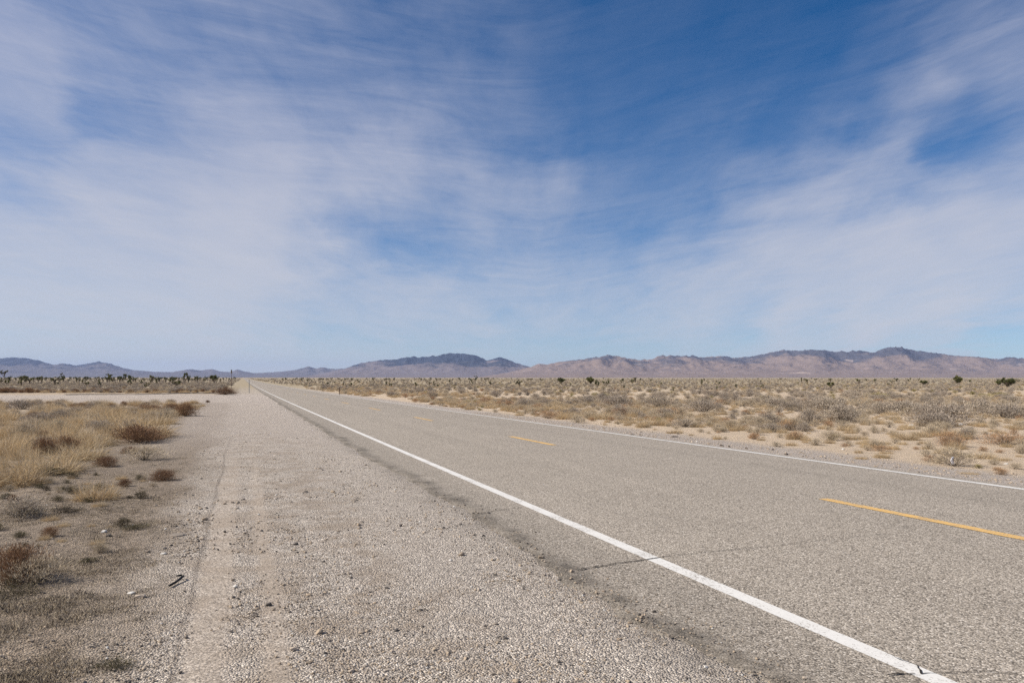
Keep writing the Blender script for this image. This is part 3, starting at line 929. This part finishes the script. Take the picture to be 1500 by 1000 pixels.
BEAR = [(-200, 60, 'at the far left edge'), (60, 130, 'below the left saddle'), (130, 200, 'below the pointed left peak'), (200, 262, 'below the long left slope'), (262, 325, 'left of the dark pole'), (325, 372, 'by the vanishing road'),
        (372, 452, 'just right of the vanishing road'), (452, 510, 'around the brown marker post'), (510, 560, 'below the dark mountain left slope'), (560, 625, 'below the dark mountain shoulder'), (625, 700, 'below the dark mountain top'),
        (700, 765, 'below the small dome peak'), (765, 840, 'below the notch'), (840, 920, 'below the first grey summit'), (920, 985, 'below the pale tan slopes'), (985, 1045, 'below the little cone'), (1045, 1110, 'below the long pink slope'), (1110, 1170, 'below the broad ridge'),
        (1170, 1230, 'below the broad ridge middle'), (1230, 1290, 'left of the highest peak'), (1290, 1345, 'below the highest peak'), (1345, 1405, 'below the falling right ridge'), (1405, 1455, 'below the low right ridge'), (1455, 1700, 'at the right edge')]


def bearing(px):
    for a, b, t in BEAR:
        if a <= px < b: return t
    return BEAR[0][2] if px < 0 else BEAR[-1][2]


ROWS = [(0, 10, 'close by'), (10, 17, 'front row'), (17, 24, 'second row'), (24, 33, 'third row'), (33, 45, 'a few rows back'), (45, 62, 'mid field'), (62, 85, 'middle distance'), (85, 130, 'far back'),
        (130, 250, 'far scrub'), (250, 420, 'distance'), (420, 700, 'near the horizon'), (700, 9000, 'on the horizon')]
WORD = dict(sage='grey sagebrush', straw='straw grass tuft', bleach='bleached pale bush', rust='rust brown bush', russet='orange brown bush', rabbit='yellow green shrub', herb='dark low herb', joshua='joshua tree')
LIMIT = dict(sage=296, straw=296, bleach=200, rust=120, russet=120, rabbit=70, herb=80, joshua=298)

thing_of, cover = {k: [] for k in K}, {k: [] for k in K}
for kn in K:
    L = [p for p in PLANTS if p['kind'] == kn]
    for p in L:
        px = pix(p); p['px'] = px
        infr = -12 < px < 1512
        p['size'] = p['h'] * p['h'] * p['wf'] / p['y'] ** 2 * (1 if infr else 1e-6) + (1e6 if p['label'] else 0)
    L.sort(key=lambda p: -p['size'])
    n = min(LIMIT[kn], len(L))
    thing_of[kn] = [p for p in L[:n] if p['size'] > 1e-9]
    cover[kn] = L[len(thing_of[kn]):]

# labels: where it stands and what sets it apart from its neighbours of the same kind
for kn, L in thing_of.items():
    cells = {}
    for p in L:
        if p['label']: continue
        row = next(t for a, b, t in ROWS if a <= p['y'] < b)
        cells.setdefault((bearing(p['px']), row), []).append(p)
    for (br, row), ps in cells.items():
        rest = list(ps)
        said = []
        if len(rest) == 1:
            said.append((rest.pop(), 'single'))
        picks = [('tallest', lambda p: -p['h']), ('leftmost', lambda p: p['px']), ('rightmost', lambda p: -p['px']), ('farthest', lambda p: -p['y']), ('nearest', lambda p: p['y']), ('lowest', lambda p: p['h']),
                 ('second leftmost', lambda p: p['px']), ('second rightmost', lambda p: -p['px']), ('second nearest', lambda p: p['y']), ('second farthest', lambda p: -p['y'])]
        for w, key in picks:
            if not rest: break
            allp = sorted(ps, key=key)
            q = allp[1] if w.startswith('second') and len(allp) > 1 else allp[0]
            if q in rest:
                rest.remove(q); said.append((q, w))
        for q in rest: said.append((q, 'one of the middling'))
        for p, w in said:
            p['label'] = f"{'middling' if w == 'one of the middling' else w} {WORD[kn]} {row} {br}"

SOURCES = {k: {} for k in K}
for kn, L in thing_of.items():
    k = K[kn]
    minpx = {'joshua': 12}.get(kn, 15)
    for i, p in enumerate(L):
        z = float(ground_z(p['x'], p['y'])) - .01
        asp = p['wf']
        sc = (p['h'] * asp, p['h'] * asp, p['h'])
        hp = p['h'] / p['y'] * F
        if k.parts and hp >= minpx and i > len(k.one):
            a, b = k.parts[p['var']]
            r = bpy.data.objects.new(k.name, None); COL.objects.link(r)
            r.location = (p['x'], p['y'], z); r.rotation_euler = (0, 0, p['rz']); r.scale = sc
            r.empty_display_size = .2
            names = ('trunk', 'crown') if kn == 'joshua' else ('stems', 'foliage')
            link(names[0], a, r); link(names[1], b, r)
        else:
            v = p['var']
            r = link(k.name, k.one[v], None, (p['x'], p['y'], z), p['rz'], sc)
            SOURCES[kn].setdefault(v, r)
        tag(r, p['label'], k.cat, k.group)


# ------------------------------------------------------------------ uncountable cover: points that carry copies
def scatter(name, P, sources, label, cat):
    """P: rows of x, y, z, sx, sz, rz, rx, source index."""
    P = np.asarray(P, float)
    me = bpy.data.meshes.new(name)
    me.vertices.add(len(P)); me.vertices.foreach_set('co', P[:, :3].reshape(-1).astype(np.float32))
    for nm, data in (('size', P[:, [3, 3, 4]]), ('turn', np.stack([P[:, 6], P[:, 6] * .7, P[:, 5]], -1))):
        a = me.attributes.new(nm, 'FLOAT_VECTOR', 'POINT'); a.data.foreach_set('vector', data.reshape(-1).astype(np.float32))
    a = me.attributes.new('which', 'INT', 'POINT'); a.data.foreach_set('value', P[:, 7].astype(np.int32))
    o = link(name, me)
    ng = bpy.data.node_groups.new(name, 'GeometryNodeTree')
    ng.interface.new_socket('Geometry', in_out='INPUT', socket_type='NodeSocketGeometry')
    ng.interface.new_socket('Geometry', in_out='OUTPUT', socket_type='NodeSocketGeometry')
    N, Lk = ng.nodes, ng.links
    gi = N.new('NodeGroupInput'); go = N.new('NodeGroupOutput'); jn = N.new('GeometryNodeJoinGeometry')
    def attr(nm, ty):
        q = N.new('GeometryNodeInputNamedAttribute'); q.data_type = ty; q.inputs[0].default_value = nm
        return q.outputs[0]
    sz, tn, wh = attr('size', 'FLOAT_VECTOR'), attr('turn', 'FLOAT_VECTOR'), attr('which', 'INT')
    er = N.new('FunctionNodeEulerToRotation'); Lk.new(tn, er.inputs[0])
    for i, src in enumerate(sources):
        cmp = N.new('FunctionNodeCompare'); cmp.data_type = 'INT'; cmp.operation = 'EQUAL'
        si = [s for s in cmp.inputs if s.type == 'INT']
        Lk.new(wh, si[0]); si[1].default_value = i
        oi = N.new('GeometryNodeObjectInfo'); oi.inputs['Object'].default_value = src; oi.transform_space = 'ORIGINAL'
        ip = N.new('GeometryNodeInstanceOnPoints')
        Lk.new(gi.outputs[0], ip.inputs['Points']); Lk.new(cmp.outputs[0], ip.inputs['Selection'])
        Lk.new(oi.outputs['Geometry'], ip.inputs['Instance']); Lk.new(er.outputs[0], ip.inputs['Rotation']); Lk.new(sz, ip.inputs['Scale'])
        Lk.new(ip.outputs[0], jn.inputs[0])
    Lk.new(jn.outputs[0], go.inputs[0])
    md = o.modifiers.new('copies', 'NODES'); md.node_group = ng
    tag(o, label, cat, None, 'stuff')
    return o


NAMES = dict(sage=('sagebrush_cover', 'far grey sagebrush covering the desert plain', 'shrubland'), straw=('dry_grass', 'dry straw coloured grass between the shrubs of the plain', 'grass'),
             bleach=('bleached_undergrowth', 'pale bleached undergrowth between the shrubs of the plain', 'undergrowth'), rust=('rusty_undergrowth', 'rust brown undergrowth scattered over the plain', 'undergrowth'),
             russet=('orange_undergrowth', 'orange brown undergrowth scattered over the plain', 'undergrowth'), rabbit=('yellow_undergrowth', 'yellow green undergrowth scattered over the far plain', 'undergrowth'), herb=('low_weeds', 'low dark weeds on the left verge', 'weeds'), joshua=('joshua_treeline', 'far joshua trees along the horizon', 'treeline'))
for kn, L in cover.items():
    if not L: continue
    srcs = SOURCES[kn]; keys = sorted(srcs)
    rows = []
    X = np.array([p['x'] for p in L]); Y = np.array([p['y'] for p in L]); Zg = ground_z(X, Y)
    for p, z in zip(L, Zg):
        w = p['var'] if p['var'] in srcs else keys[p['var'] % len(keys)]
        rows.append((p['x'], p['y'], z - .01, p['h'] * p['wf'], p['h'], p['rz'], 0, keys.index(w)))
    scatter(NAMES[kn][0], rows, [srcs[v] for v in keys], NAMES[kn][1], NAMES[kn][2])


# ------------------------------------------------------------------ stones and gravel
def stone_mesh(name, mat, seed, sub=2, flat=.6):
    import bmesh
    bm = bmesh.new(); bmesh.ops.create_icosphere(bm, subdivisions=sub, radius=1)
    rnd = random.Random(seed)
    pl = [(Vector((rnd.gauss(0, 1), rnd.gauss(0, 1), rnd.gauss(0, .7))).normalized(), rnd.uniform(.5, .85)) for _ in range(9)]
    st = (rnd.uniform(.85, 1.25), rnd.uniform(.7, 1.0), flat)
    for v in bm.verts:
        for n, q in pl:
            e = v.co.dot(n) - q
            if e > 0: v.co -= n * e * .9
        v.co += v.co.normalized() * .1 * mnoise.noise(v.co * 2.1 + Vector((seed, 0, 0)))
        v.co = Vector((v.co.x * st[0], v.co.y * st[1], v.co.z * st[2]))
    me = bpy.data.meshes.new(name); bm.to_mesh(me); bm.free()
    me.materials.append(mat)
    return me


STONE = {c: stone_mesh('stone_' + c, M['stone_' + c], i + 3, 2, f) for i, (c, f) in enumerate([('pale', .42), ('tan', .6), ('grey', .6), ('dark', .6), ('white', .55)])}


def stone(px, py, wpx, col, label, rz=0, grp='loose stones', flat=1.0):
    p = at(px, py); r = wpx * p.y / F / 2
    s, d = sd(p.x, p.y)
    o = link('stone', STONE[col], None, (p.x, p.y, float(ground_z(p.x, p.y)) + r * .28 * flat), rz, (r, r, r * flat))
    return tag(o, label, 'stone', grp)


stone(193, 868, 13, 'white', 'flat whitish stone on gravel left of the black bent strip, upper of two', .3, flat=.6)
stone(206, 874, 20, 'pale', 'larger flat pale stone on gravel, lower of two left of the black bent strip', .1, flat=.7)
src_tan = stone(676, 813, 11, 'tan', 'tan stone alone on the gravel shoulder near the cracked asphalt edge', .5)
stone(468, 928, 14, 'tan', 'tan stone on the dusty part of the gravel shoulder', 1.0)
stone(430, 954, 13, 'pale', 'pale rounded stone on gravel at the bottom centre left', .2)
src_pale = stone(515, 985, 12, 'pale', 'pale stone on gravel at the very bottom edge', .9)
stone(660, 821, 6, 'white', 'small white stone beside the lone tan stone by the asphalt edge', .2)
src_dark = stone(394, 886, 10, 'dark', 'blackish stone on gravel right of the tyre rut', .4)
stone(345, 860, 8, 'white', 'small whitish stone in the dusty tyre rut', .4)
stone(341, 850, 6, 'tan', 'small tan stone behind the whitish one in the tyre rut', .4)
stone(153, 777, 10, 'white', 'whitish jagged stone on bare soil below the lone straw tuft', .8)
stone(160, 783, 9, 'dark', 'dark stone beside the whitish jagged one below the lone straw tuft', .8)
stone(240, 810, 10, 'white', 'white flat stone on soil above the black bent strip', .8, flat=.6)
src_grey = stone(262, 782, 26, 'grey', 'broad grey flat stone sunk in the verge above the black bent strip', .1, flat=.25)
stone(300, 760, 9, 'tan', 'tan stone at the edge of the tyre rut, farther up the verge', .1)
src_white = stone(1335, 627, 11, 'white', 'white boulder behind the golden low tuft right of the road', .3, 'white rocks right of the road')
stone(1407, 624, 9, 'white', 'white rock under the black shaded end of the widest olive shrub', .7, 'white rocks right of the road')
stone(1484, 624, 10, 'white', 'white flat rock at the right picture edge by the large grey shrub', 1.2, 'white rocks right of the road', .7)
stone(1474, 679, 8, 'white', 'thin white flat stone on sand near the right picture edge', .2, 'white rocks right of the road', .5)
stone(1021, 647, 4, 'white', 'little white stone on pale gravel just beyond the right white line', .2, 'white rocks right of the road')
stone(1235, 658, 5, 'white', 'whitish stone on sand left of the low reddish brown clump', .2, 'white rocks right of the road')

# loose gravel and pebbles: uncountable
rows = []
GS = [src_tan, src_pale, src_dark, src_grey, src_white]
tries = 0
NG = 90000
ys = (3.6 ** -.9 + (26 ** -.9 - 3.6 ** -.9) * rng.random(NG)) ** (-1 / .9)
xs = (rng.uniform(-60, 1560, NG) - 750) / F * ys
ss_, dd_ = sd(xs, ys)
dens = np.clip(fbm(xs * 1.3, ys * .9, 4, 77) * 3.2 - 1.1, .04, 1)
ruts = np.maximum(np.exp(-((dd_ + .2) / .14) ** 2), .7 * np.exp(-((dd_ - .19) / .09) ** 2))
ok = (dd_ < 2.45 + rng.random(NG) ** 2.5 * .55) & (rng.random(NG) < dens * (1 - .85 * ruts)) & ((dd_ > -.9) | (rng.random(NG) < .28))
xs, ys, dd_ = xs[ok], ys[ok], dd_[ok]
zz = ground_z(xs, ys)
zz = np.where(dd_ > 2.42, np.maximum(zz, -drop(ys) + .02), zz)
sz = np.exp(rng.normal(math.log(.0046), .5, len(xs)))
sz = np.clip(sz, .003, .024) * np.clip(ys / 6, .9, 1.6)
which = rng.choice(5, len(xs), p=[.34, .24, .12, .27, .03])
for i in range(len(xs)):
    rows.append((xs[i], ys[i], zz[i] + sz[i] * .2, sz[i], sz[i], rng.random() * 6.28, rng.normal(0, .3), which[i]))
# gravel along the right shoulder and a sprinkle on the asphalt edge
for _ in range(5000):
    s = random.uniform(0, 40) ; d = 11.15 + abs(random.gauss(0, .9))
    x, y = xy(s, d)
    if y < 6: continue
    q = math.exp(random.gauss(math.log(.011), .45))
    rows.append((x, y, float(ground_z(x, y)) + q * .2, q, q, random.random() * 6.28, 0, random.choices(range(5), [.42, .45, 0, .11, .02])[0]))
scatter('gravel', rows, GS, 'loose grey and tan gravel along the road shoulder', 'gravel')

# dead plant litter on the left verge
lit = tuft_geo(26, .16, .10, .4, .0075, .5, 2, 1.5)
lsrc = link('dry_grass_tuft', lit.build('verge_litter', [M['bleached'], M['sage_stem']]), None, (*at(118, 905)[:2], float(ground_z(*at(118, 905)[:2]))), 0, (1, 1, 1))
tag(lsrc, 'tiny dry sprig lying on the soil between foreground bush and bottom edge', 'grass tuft', K['straw'].group)
rows = []
n = 22000
ys = (3.9 ** -.6 + (17 ** -.6 - 3.9 ** -.6) * rng.random(n)) ** (-1 / .6)
xs = (rng.uniform(-60, 330, n) - 750) / F * ys
_, dd_ = sd(xs, ys)
ok = (dd_ < -.55 - .5 * rng.random(n)) & (fbm(xs * 1.6, ys * 1.6, 3, 88) > .40 + .18 * rng.random(n))
for x, y in zip(xs[ok], ys[ok]):
    q = random.uniform(.25, .95)
    rows.append((x, y, float(ground_z(x, y)) - .004, q, q * random.uniform(.22, .75), random.random() * 6.28, 0, 0))
scatter('plant_litter', rows, [lsrc], 'dead plant litter strewn over the soil of the left verge', 'litter')

# ------------------------------------------------------------------ posts and lying things
def post(name, px, base, hp, build, label, cat='post', group=None):
    p = at(px, base)
    r = bpy.data.objects.new(name, None); COL.objects.link(r); r.location = (p.x, p.y, float(ground_z(p.x, p.y))); r.empty_display_size = .2
    build(r, hp * p.y / F, p.y)
    return tag(r, label, cat, group)


def white_post(r, h, y):
    g = Geo(); g.box((0, 0, h * .5 - .1), (.115, .04, h + .2), 0, .015); link('post_body', g.build('post_body', [M['post_white']]), r)
    g = Geo(); g.box((0, -.026, h - .22), (.085, .012, .24), 0, .01); link('reflector', g.build('reflector', [M['reflector']]), r)
    g = Geo(); g.box((0, 0, h + .012), (.125, .05, .024), 0, .015); link('cap', g.build('cap', [M['post_white']]), r)


def brown_post(r, h, y):
    g = Geo(); g.box((0, 0, h * .5 - .1), (.085, .045, h + .2), 0, .012); link('post_body', g.build('post_body', [M['post_brown']]), r)
    g = Geo(); g.box((0, -.028, h - .07), (.075, .01, .1), 0, .01); link('reflector', g.build('reflector', [M['rust_reflector']]), r)


M['rust_reflector'] = mat_plain('dull_reflector', (.22, .15, .11), .5, 12)


def dark_pole(r, h, y):
    g = Geo(); g.tube([(0, 0, -.2), (0, 0, h)], [.045, .04], 8); link('pole_body', g.build('pole_body', [M['post_brown']]), r)
    g = Geo(); g.box((0.0, .03, h - .42), (.10, .62, .84), 0, .03); link('panel', g.build('panel', [M['stone_grey']]), r)
    for q in (h - .65, h - .2):
        g = Geo(); g.tube([(-.07, .0, q), (.07, .0, q)], .012, 6); link('bolt', g.build('bolt', [M['stone_dark']]), r)


post('marker_post', 365, 575.5, 20, white_post, 'grey white upright marker post at the left gravel shoulder by the side track', 'post')
post('marker_post', 497.4, 578, 11.5, brown_post, 'short rust brown marker post just beyond the right white line', 'post')
post('marker_post', 391, 559.5, 4.6, brown_post, 'tiny far marker post right of the road near the vanishing point', 'post')
post('roadside_pole', 339, 569, 27.5, dark_pole, 'tall thin dark pole with a thicker upper part left of the road', 'pole')

# bent black strip on the gravel
pts = [at(248, 860.5), at(258, 855), at(268.5, 849), at(266, 847.6), at(257.5, 848.2)]
g = Geo(); g.tube([(q - pts[0]) + Vector((0, 0, .016 + (.012 if i > 1 else 0))) for i, q in enumerate(pts)], [.0085, .0095, .0095, .0085, .006], 7)
o = link('bent_strip', g.build('bent_strip', [M['black']], True), None, pts[0])
tag(o, 'black bent strip lying on the gravel left of the tyre rut', 'scrap')


def scrap(px, py, wpx, label, seed):
    p = at(px, py); L = wpx * p.y / F; rnd = random.Random(seed)
    v, f = [], []
    n = 8
    for i in range(n + 1):
        t = i / n - .5
        w = .035 * (1 - abs(2 * t) ** 2) * rnd.uniform(.6, 1.3) + .012; z = .012 + .022 * (1 - (2 * t) ** 2) * rnd.uniform(.5, 1)
        v += [(t * L, -w, .004), (t * L, -w * .6, z), (t * L, w * .6, z), (t * L, w, .004)]
        if i:
            b = 4 * i
            f += [(b - 4 + k, b + k, b + k + 1, b - 3 + k) for k in range(3)] + [(b - 1, b + 3, b, b - 4)]
    f += [(0, 1, 2, 3), tuple(4 * n + k for k in (3, 2, 1, 0))]
    s, d = sd(p.x, p.y)
    o = link('rubber_scrap', mesh('rubber_scrap', v, f, [M['rubber']]), None, (p.x, p.y, float(ground_z(p.x, p.y)) + .005), rnd.uniform(-.3, .3))
    tag(o, label, 'scrap', 'dark scraps along the right shoulder')


scrap(926, 637, 7, 'dark scrap on the right shoulder, leftmost of the row along the white line', 1)
scrap(938, 638.6, 4, 'small dark scrap just right of the leftmost one on the right shoulder', 2)
scrap(988, 640, 12, 'long brown scrap on pale gravel right of the white line', 3)
scrap(1057, 653, 6, 'dark flat scrap hard by the right white line in its middle', 4)
scrap(1068, 654.5, 3, 'dark crumb right of the dark flat scrap by the white line', 5)
scrap(1093, 657, 3, 'dark crumb halfway between the flat scrap and the bare sand', 6)
scrap(1132, 659, 4, 'dark lump on the sand where the shoulder widens', 7)
scrap(1152, 666, 6, 'dark scrap nearest the white line where the shoulder widens', 8)

# white litter caught in the bleached bush
p = at(1381, 682)
g = Geo()
nv = 5
v = []
for i in range(nv):
    for j in range(4):
        v.append((.055 * (j / 3 - .5) + .012 * math.sin(i * 1.7), .02 * math.sin(j * 2.1 + i), .15 * i / (nv - 1)))
g.add(v, [(i * 4 + j, i * 4 + j + 1, i * 4 + j + 5, i * 4 + j + 4) for i in range(nv - 1) for j in range(3)], 0)
o = link('litter_scrap', g.build('litter_scrap', [M['litter_white']], True), None, (p.x, p.y - .35, float(ground_z(p.x, p.y)) + .06))
o.rotation_euler = (.25, -.35, .2)
sm = o.modifiers.new('thick', 'SOLIDIFY'); sm.thickness = .004
tag(o, 'crumpled white litter caught in the bleached roadside bush', 'litter')

# ------------------------------------------------------------------ air
def haze():
    g = Geo(); g.box((0, 0, 0), (72000, 72000, 1), 0)
    m = bpy.data.materials.new('haze'); m.use_nodes = True
    nt = m.node_tree; nt.nodes.clear()
    out = nt.nodes.new('ShaderNodeOutputMaterial'); pv = nt.nodes.new('ShaderNodeVolumePrincipled')
    pv.inputs['Color'].default_value = (.48, .62, 1, 1); pv.inputs['Density'].default_value = 2.1e-5
    pv.inputs['Anisotropy'].default_value = 0
    nt.links.new(pv.outputs[0], out.inputs['Volume'])
    lo, hi = -5.0, 640.0
    me = mesh('haze', [(x, y, z) for z in (lo, hi) for x, y in ((-36000, -36000), (36000, -36000), (36000, 36000), (-36000, 36000))],
              [(3, 2, 1, 0), (4, 5, 6, 7), (0, 1, 5, 4), (1, 2, 6, 5), (2, 3, 7, 6), (3, 0, 4, 7)], [m])
    tag(link('haze', me), kind='stuff')


haze()

# ------------------------------------------------------------------ sky, sun, camera
SUN_EL, SUN_AZ = 39.0, -94.0              # azimuth clockwise from straight ahead


def build_world():
    w = bpy.data.worlds.new('World'); scene.world = w; w.use_nodes = True
    nt = NT(w.node_tree)
    for n in list(nt.n): nt.n.remove(n)
    out = nt.new('ShaderNodeOutputWorld'); bg = nt.new('ShaderNodeBackground')
    sky = nt.new('ShaderNodeTexSky', sky_type='NISHITA', sun_disc=False)
    sky.sun_elevation = R(SUN_EL); sky.sun_rotation = R(SUN_AZ)
    sky.altitude = 1500; sky.air_density = .8; sky.dust_density = .25; sky.ozone_density = 3.5
    v = nt.new('ShaderNodeTexCoord').outputs['Generated']
    x, y, z = nt.sep(v)
    az = nt.math('MULTIPLY', nt.math('ARCTAN2', x, y), 57.2958)
    el = nt.math('MULTIPLY', nt.math('ARCSINE', z), 57.2958)
    # cirrus sheet overhead: streaks run towards the far end of the view
    zz = nt.math('ADD', nt.math('MAXIMUM', z, 0.0), .10)
    px = nt.math('DIVIDE', x, zz); py = nt.math('DIVIDE', y, zz)
    warp = nt.noise(nt.comb(px, nt.math('MULTIPLY', py, .5)), 1.6, 7, .62, .6, 'Color')
    wx, wy, _ = nt.sep(nt.vmath('SUBTRACT', warp, (.5, .5, .5)))
    aw = nt.math('MULTIPLY_ADD', wx, 9.0, az); ew = nt.math('MULTIPLY_ADD', wy, 4.6, el)
    ctrl = [  # photo x, y, how much cloud, reach in px
        (0, 0, .42, 110), (150, 20, .36, 110), (300, 20, .40, 110), (450, 30, .33, 110), (600, 30, .22, 110), (750, 20, .14, 110), (900, 20, .05, 120), (1050, 20, .03, 120), (1200, 30, .03, 120), (1350, 40, .14, 100), (1470, 40, .30, 90),
        (20, 110, .62, 90), (130, 120, .50, 90), (270, 110, .42, 100), (420, 120, .36, 100), (560, 120, .26, 100), (700, 120, .22, 100), (850, 120, .06, 110), (1000, 110, .06, 110), (1150, 110, .06, 110), (1290, 120, .14, 80), (1380, 100, .34, 60), (1450, 120, .48, 60),
        (40, 200, .66, 70), (140, 205, .30, 60), (230, 205, .36, 60), (330, 180, .55, 90), (470, 180, .50, 90), (620, 200, .52, 90), (760, 190, .28, 90), (880, 190, .10, 90), (1000, 175, .13, 80), (1120, 190, .12, 80), (1230, 200, .20, 60), (1320, 190, .42, 50), (1370, 160, .50, 45), (1420, 190, .22, 45), (1490, 190, .36, 50),
        (40, 285, .36, 60), (120, 265, .72, 60), (230, 270, .72, 80), (380, 270, .82, 100), (530, 260, .76, 90), (670, 270, .62, 80), (790, 280, .52, 70), (900, 270, .23, 80), (1020, 270, .20, 80), (1130, 280, .36, 60), (1220, 265, .48, 50), (1290, 240, .55, 45), (1380, 260, .14, 50), (1450, 230, .12, 50), (1490, 270, .30, 50),
        (60, 360, .80, 90), (200, 350, .84, 90), (340, 350, .92, 90), (440, 340, .80, 50), (500, 330, .14, 45), (560, 345, .22, 50), (640, 340, .28, 60), (730, 350, .42, 70), (840, 340, .32, 70), (950, 330, .25, 70), (1040, 330, .27, 60), (1130, 310, .66, 50), (1200, 330, .62, 50), (1280, 320, .40, 45), (1340, 300, .30, 40), (1400, 320, .58, 50), (1480, 300, .62, 60),
        (60, 440, .84, 100), (220, 440, .88, 100), (380, 430, .92, 90), (520, 400, .66, 60), (620, 410, .62, 60), (720, 410, .52, 70), (830, 400, .46, 70), (920, 410, .44, 60), (1000, 390, .66, 60), (1080, 370, .60, 50), (1180, 390, .82, 80), (1300, 390, .88, 80), (1420, 390, .86, 80), (1500, 380, .80, 60),
        (540, 460, .74, 70), (660, 450, .76, 70), (780, 440, .70, 70), (900, 450, .70, 70), (1020, 440, .84, 70), (1150, 450, .86, 80), (1280, 460, .88, 80), (1420, 450, .86, 80), (1500, 450, .76, 60),
        (60, 510, .76, 70), (220, 515, .76, 70), (380, 510, .66, 60), (500, 495, .50, 60), (620, 500, .46, 60), (740, 495, .36, 60), (850, 500, .36, 60), (960, 505, .38, 60), (1080, 495, .46, 60), (1200, 490, .60, 60), (1320, 505, .44, 50), (1430, 505, .08, 50), (1500, 500, .08, 50), (410, 475, .64, 50),
        (-400, 60, .5, 300), (-400, 400, .8, 300), (1900, 60, .35, 300), (1900, 400, .6, 300), (750, -400, .18, 400), (100, -400, .35, 400), (1400, -400, .12, 400)]
    # the cover map: rows of constant height, packed three to a colour ramp over the compass bearing
    C = np.array(ctrl, float)
    rows_y = np.array([-60, 0, 60, 115, 165, 210, 260, 310, 360, 410, 465, 520], float)
    cols_x = np.concatenate([[-300], np.linspace(-50, 1550, 29), [1800]])
    gx, gy = np.meshgrid(cols_x, rows_y)
    W = np.exp(-((gx[..., None] - C[:, 0]) ** 2 + (gy[..., None] - C[:, 1]) ** 2) / (.36 * C[:, 3] ** 2)) + 1e-9
    G = (W * C[:, 2]).sum(-1) / W.sum(-1)
    el_r = np.degrees(np.arctan((HZ - rows_y) / F)); az_c = np.degrees(np.arctan((cols_x - 750) / F))
    to01 = lambda v, lo, hi: (v - lo) / (hi - lo)
    fa = nt.math('DIVIDE', nt.math('ADD', aw, 42.0), 84.0, None, True); fe = nt.math('DIVIDE', ew, 30.0, None, True)
    dens = None
    for k in range(4):
        ca = nt.ramp(fa, [(to01(az_c[j], -42, 42), tuple(G[3 * k:3 * k + 3, j])) for j in range(len(cols_x))], 'EASE')
        order = sorted(range(12), key=lambda i: el_r[i])
        ce = nt.ramp(fe, [(max(0, to01(el_r[i], 0, 30)), tuple(1.0 if i == 3 * k + c else 0.0 for c in range(3))) for i in order], 'EASE')
        dp = nt.new('ShaderNodeVectorMath', operation='DOT_PRODUCT'); nt.l.new(ca, dp.inputs[0]); nt.l.new(ce, dp.inputs[1])
        dens = dp.outputs['Value'] if dens is None else nt.math('ADD', dens, dp.outputs['Value'])
    fib = nt.noise(nt.comb(nt.math('MULTIPLY', px, 3.4), nt.math('MULTIPLY', py, .95)), 1.6, 8, .62, .6)
    fib2 = nt.noise(nt.comb(nt.math('MULTIPLY', px, 9.0), nt.math('MULTIPLY', py, 3.4)), 2.4, 6, .62, .9)
    tilt = nt.math('SUBTRACT', el, nt.math('MULTIPLY_ADD', nt.math('MAXIMUM', nt.math('SUBTRACT', az, 2.0), 0.0), .22, nt.math('MULTIPLY', az, -.06)))
    band = nt.noise(nt.comb(nt.math('MULTIPLY', az, .06), nt.math('MULTIPLY', tilt, .36)), 1.0, 8, .62, 1.0)
    band2 = nt.noise(nt.comb(nt.math('MULTIPLY', az, .16), nt.math('MULTIPLY', tilt, 1.25)), 1.0, 8, .62, 1.1)
    f = nt.math('ADD', nt.math('MULTIPLY', nt.math('SUBTRACT', fib, .5), .40), nt.math('MULTIPLY', nt.math('SUBTRACT', fib2, .5), .12))
    f = nt.math('ADD', f, nt.math('MULTIPLY', nt.math('SUBTRACT', band, .5), .75))
    f = nt.math('ADD', f, nt.math('MULTIPLY', nt.math('SUBTRACT', band2, .5), .27))
    # streaks show most where the veil is half open
    open_ = nt.math('ADD', nt.math('MULTIPLY', nt.math('MULTIPLY', dens, nt.math('SUBTRACT', 1.0, dens)), 3.4), .05)
    dens = nt.math('ADD', dens, nt.math('MULTIPLY', f, open_), None, True)
    cloud = nt.mix(nt.step(el, 0, 24), (4.95, 5.02, 5.4), (4.25, 4.38, 5.3))
    hs = nt.new('ShaderNodeHueSaturation'); nt.l.new(sky.outputs[0], hs.inputs['Color'])
    hs.inputs['Saturation'].default_value = 1.33; hs.inputs['Value'].default_value = .80
    col = nt.mix(nt.math('MULTIPLY', dens, .94), hs.outputs[0], cloud)
    nt.l.new(col, bg.inputs[0]); bg.inputs[1].default_value = .1
    nt.l.new(bg.outputs[0], out.inputs[0])


build_world()
sun = bpy.data.lights.new('sun', 'SUN'); sun.energy = 5.0; sun.angle = R(.6); sun.color = (1, .925, .82)
so = bpy.data.objects.new('sun', sun); COL.objects.link(so)
sdir = Vector((math.sin(R(SUN_AZ)) * math.cos(R(SUN_EL)), math.cos(R(SUN_AZ)) * math.cos(R(SUN_EL)), math.sin(R(SUN_EL))))
so.rotation_euler = sdir.to_track_quat('Z', 'Y').to_euler()

cam = bpy.data.cameras.new('camera'); cam.sensor_width = 36; cam.lens = 36 * F / 1500
cam.shift_y = (HZ - 500) / 1500; cam.clip_start = .05; cam.clip_end = 90000
co = bpy.data.objects.new('camera', cam); COL.objects.link(co)
co.location = (0, 0, CAMH); co.rotation_euler = (R(90), 0, 0)
scene.camera = co
vs = scene.view_settings
vs.view_transform = 'Standard'; vs.look = 'None'; vs.gamma = 1; vs.exposure = .32; vs.use_curve_mapping = False
scene.cycles.use_denoising = False
scene.cycles.use_adaptive_sampling = False
scene.cycles.max_bounces = 6
scene.world.cycles.sampling_method = 'MANUAL'; scene.world.cycles.sample_map_resolution = 512
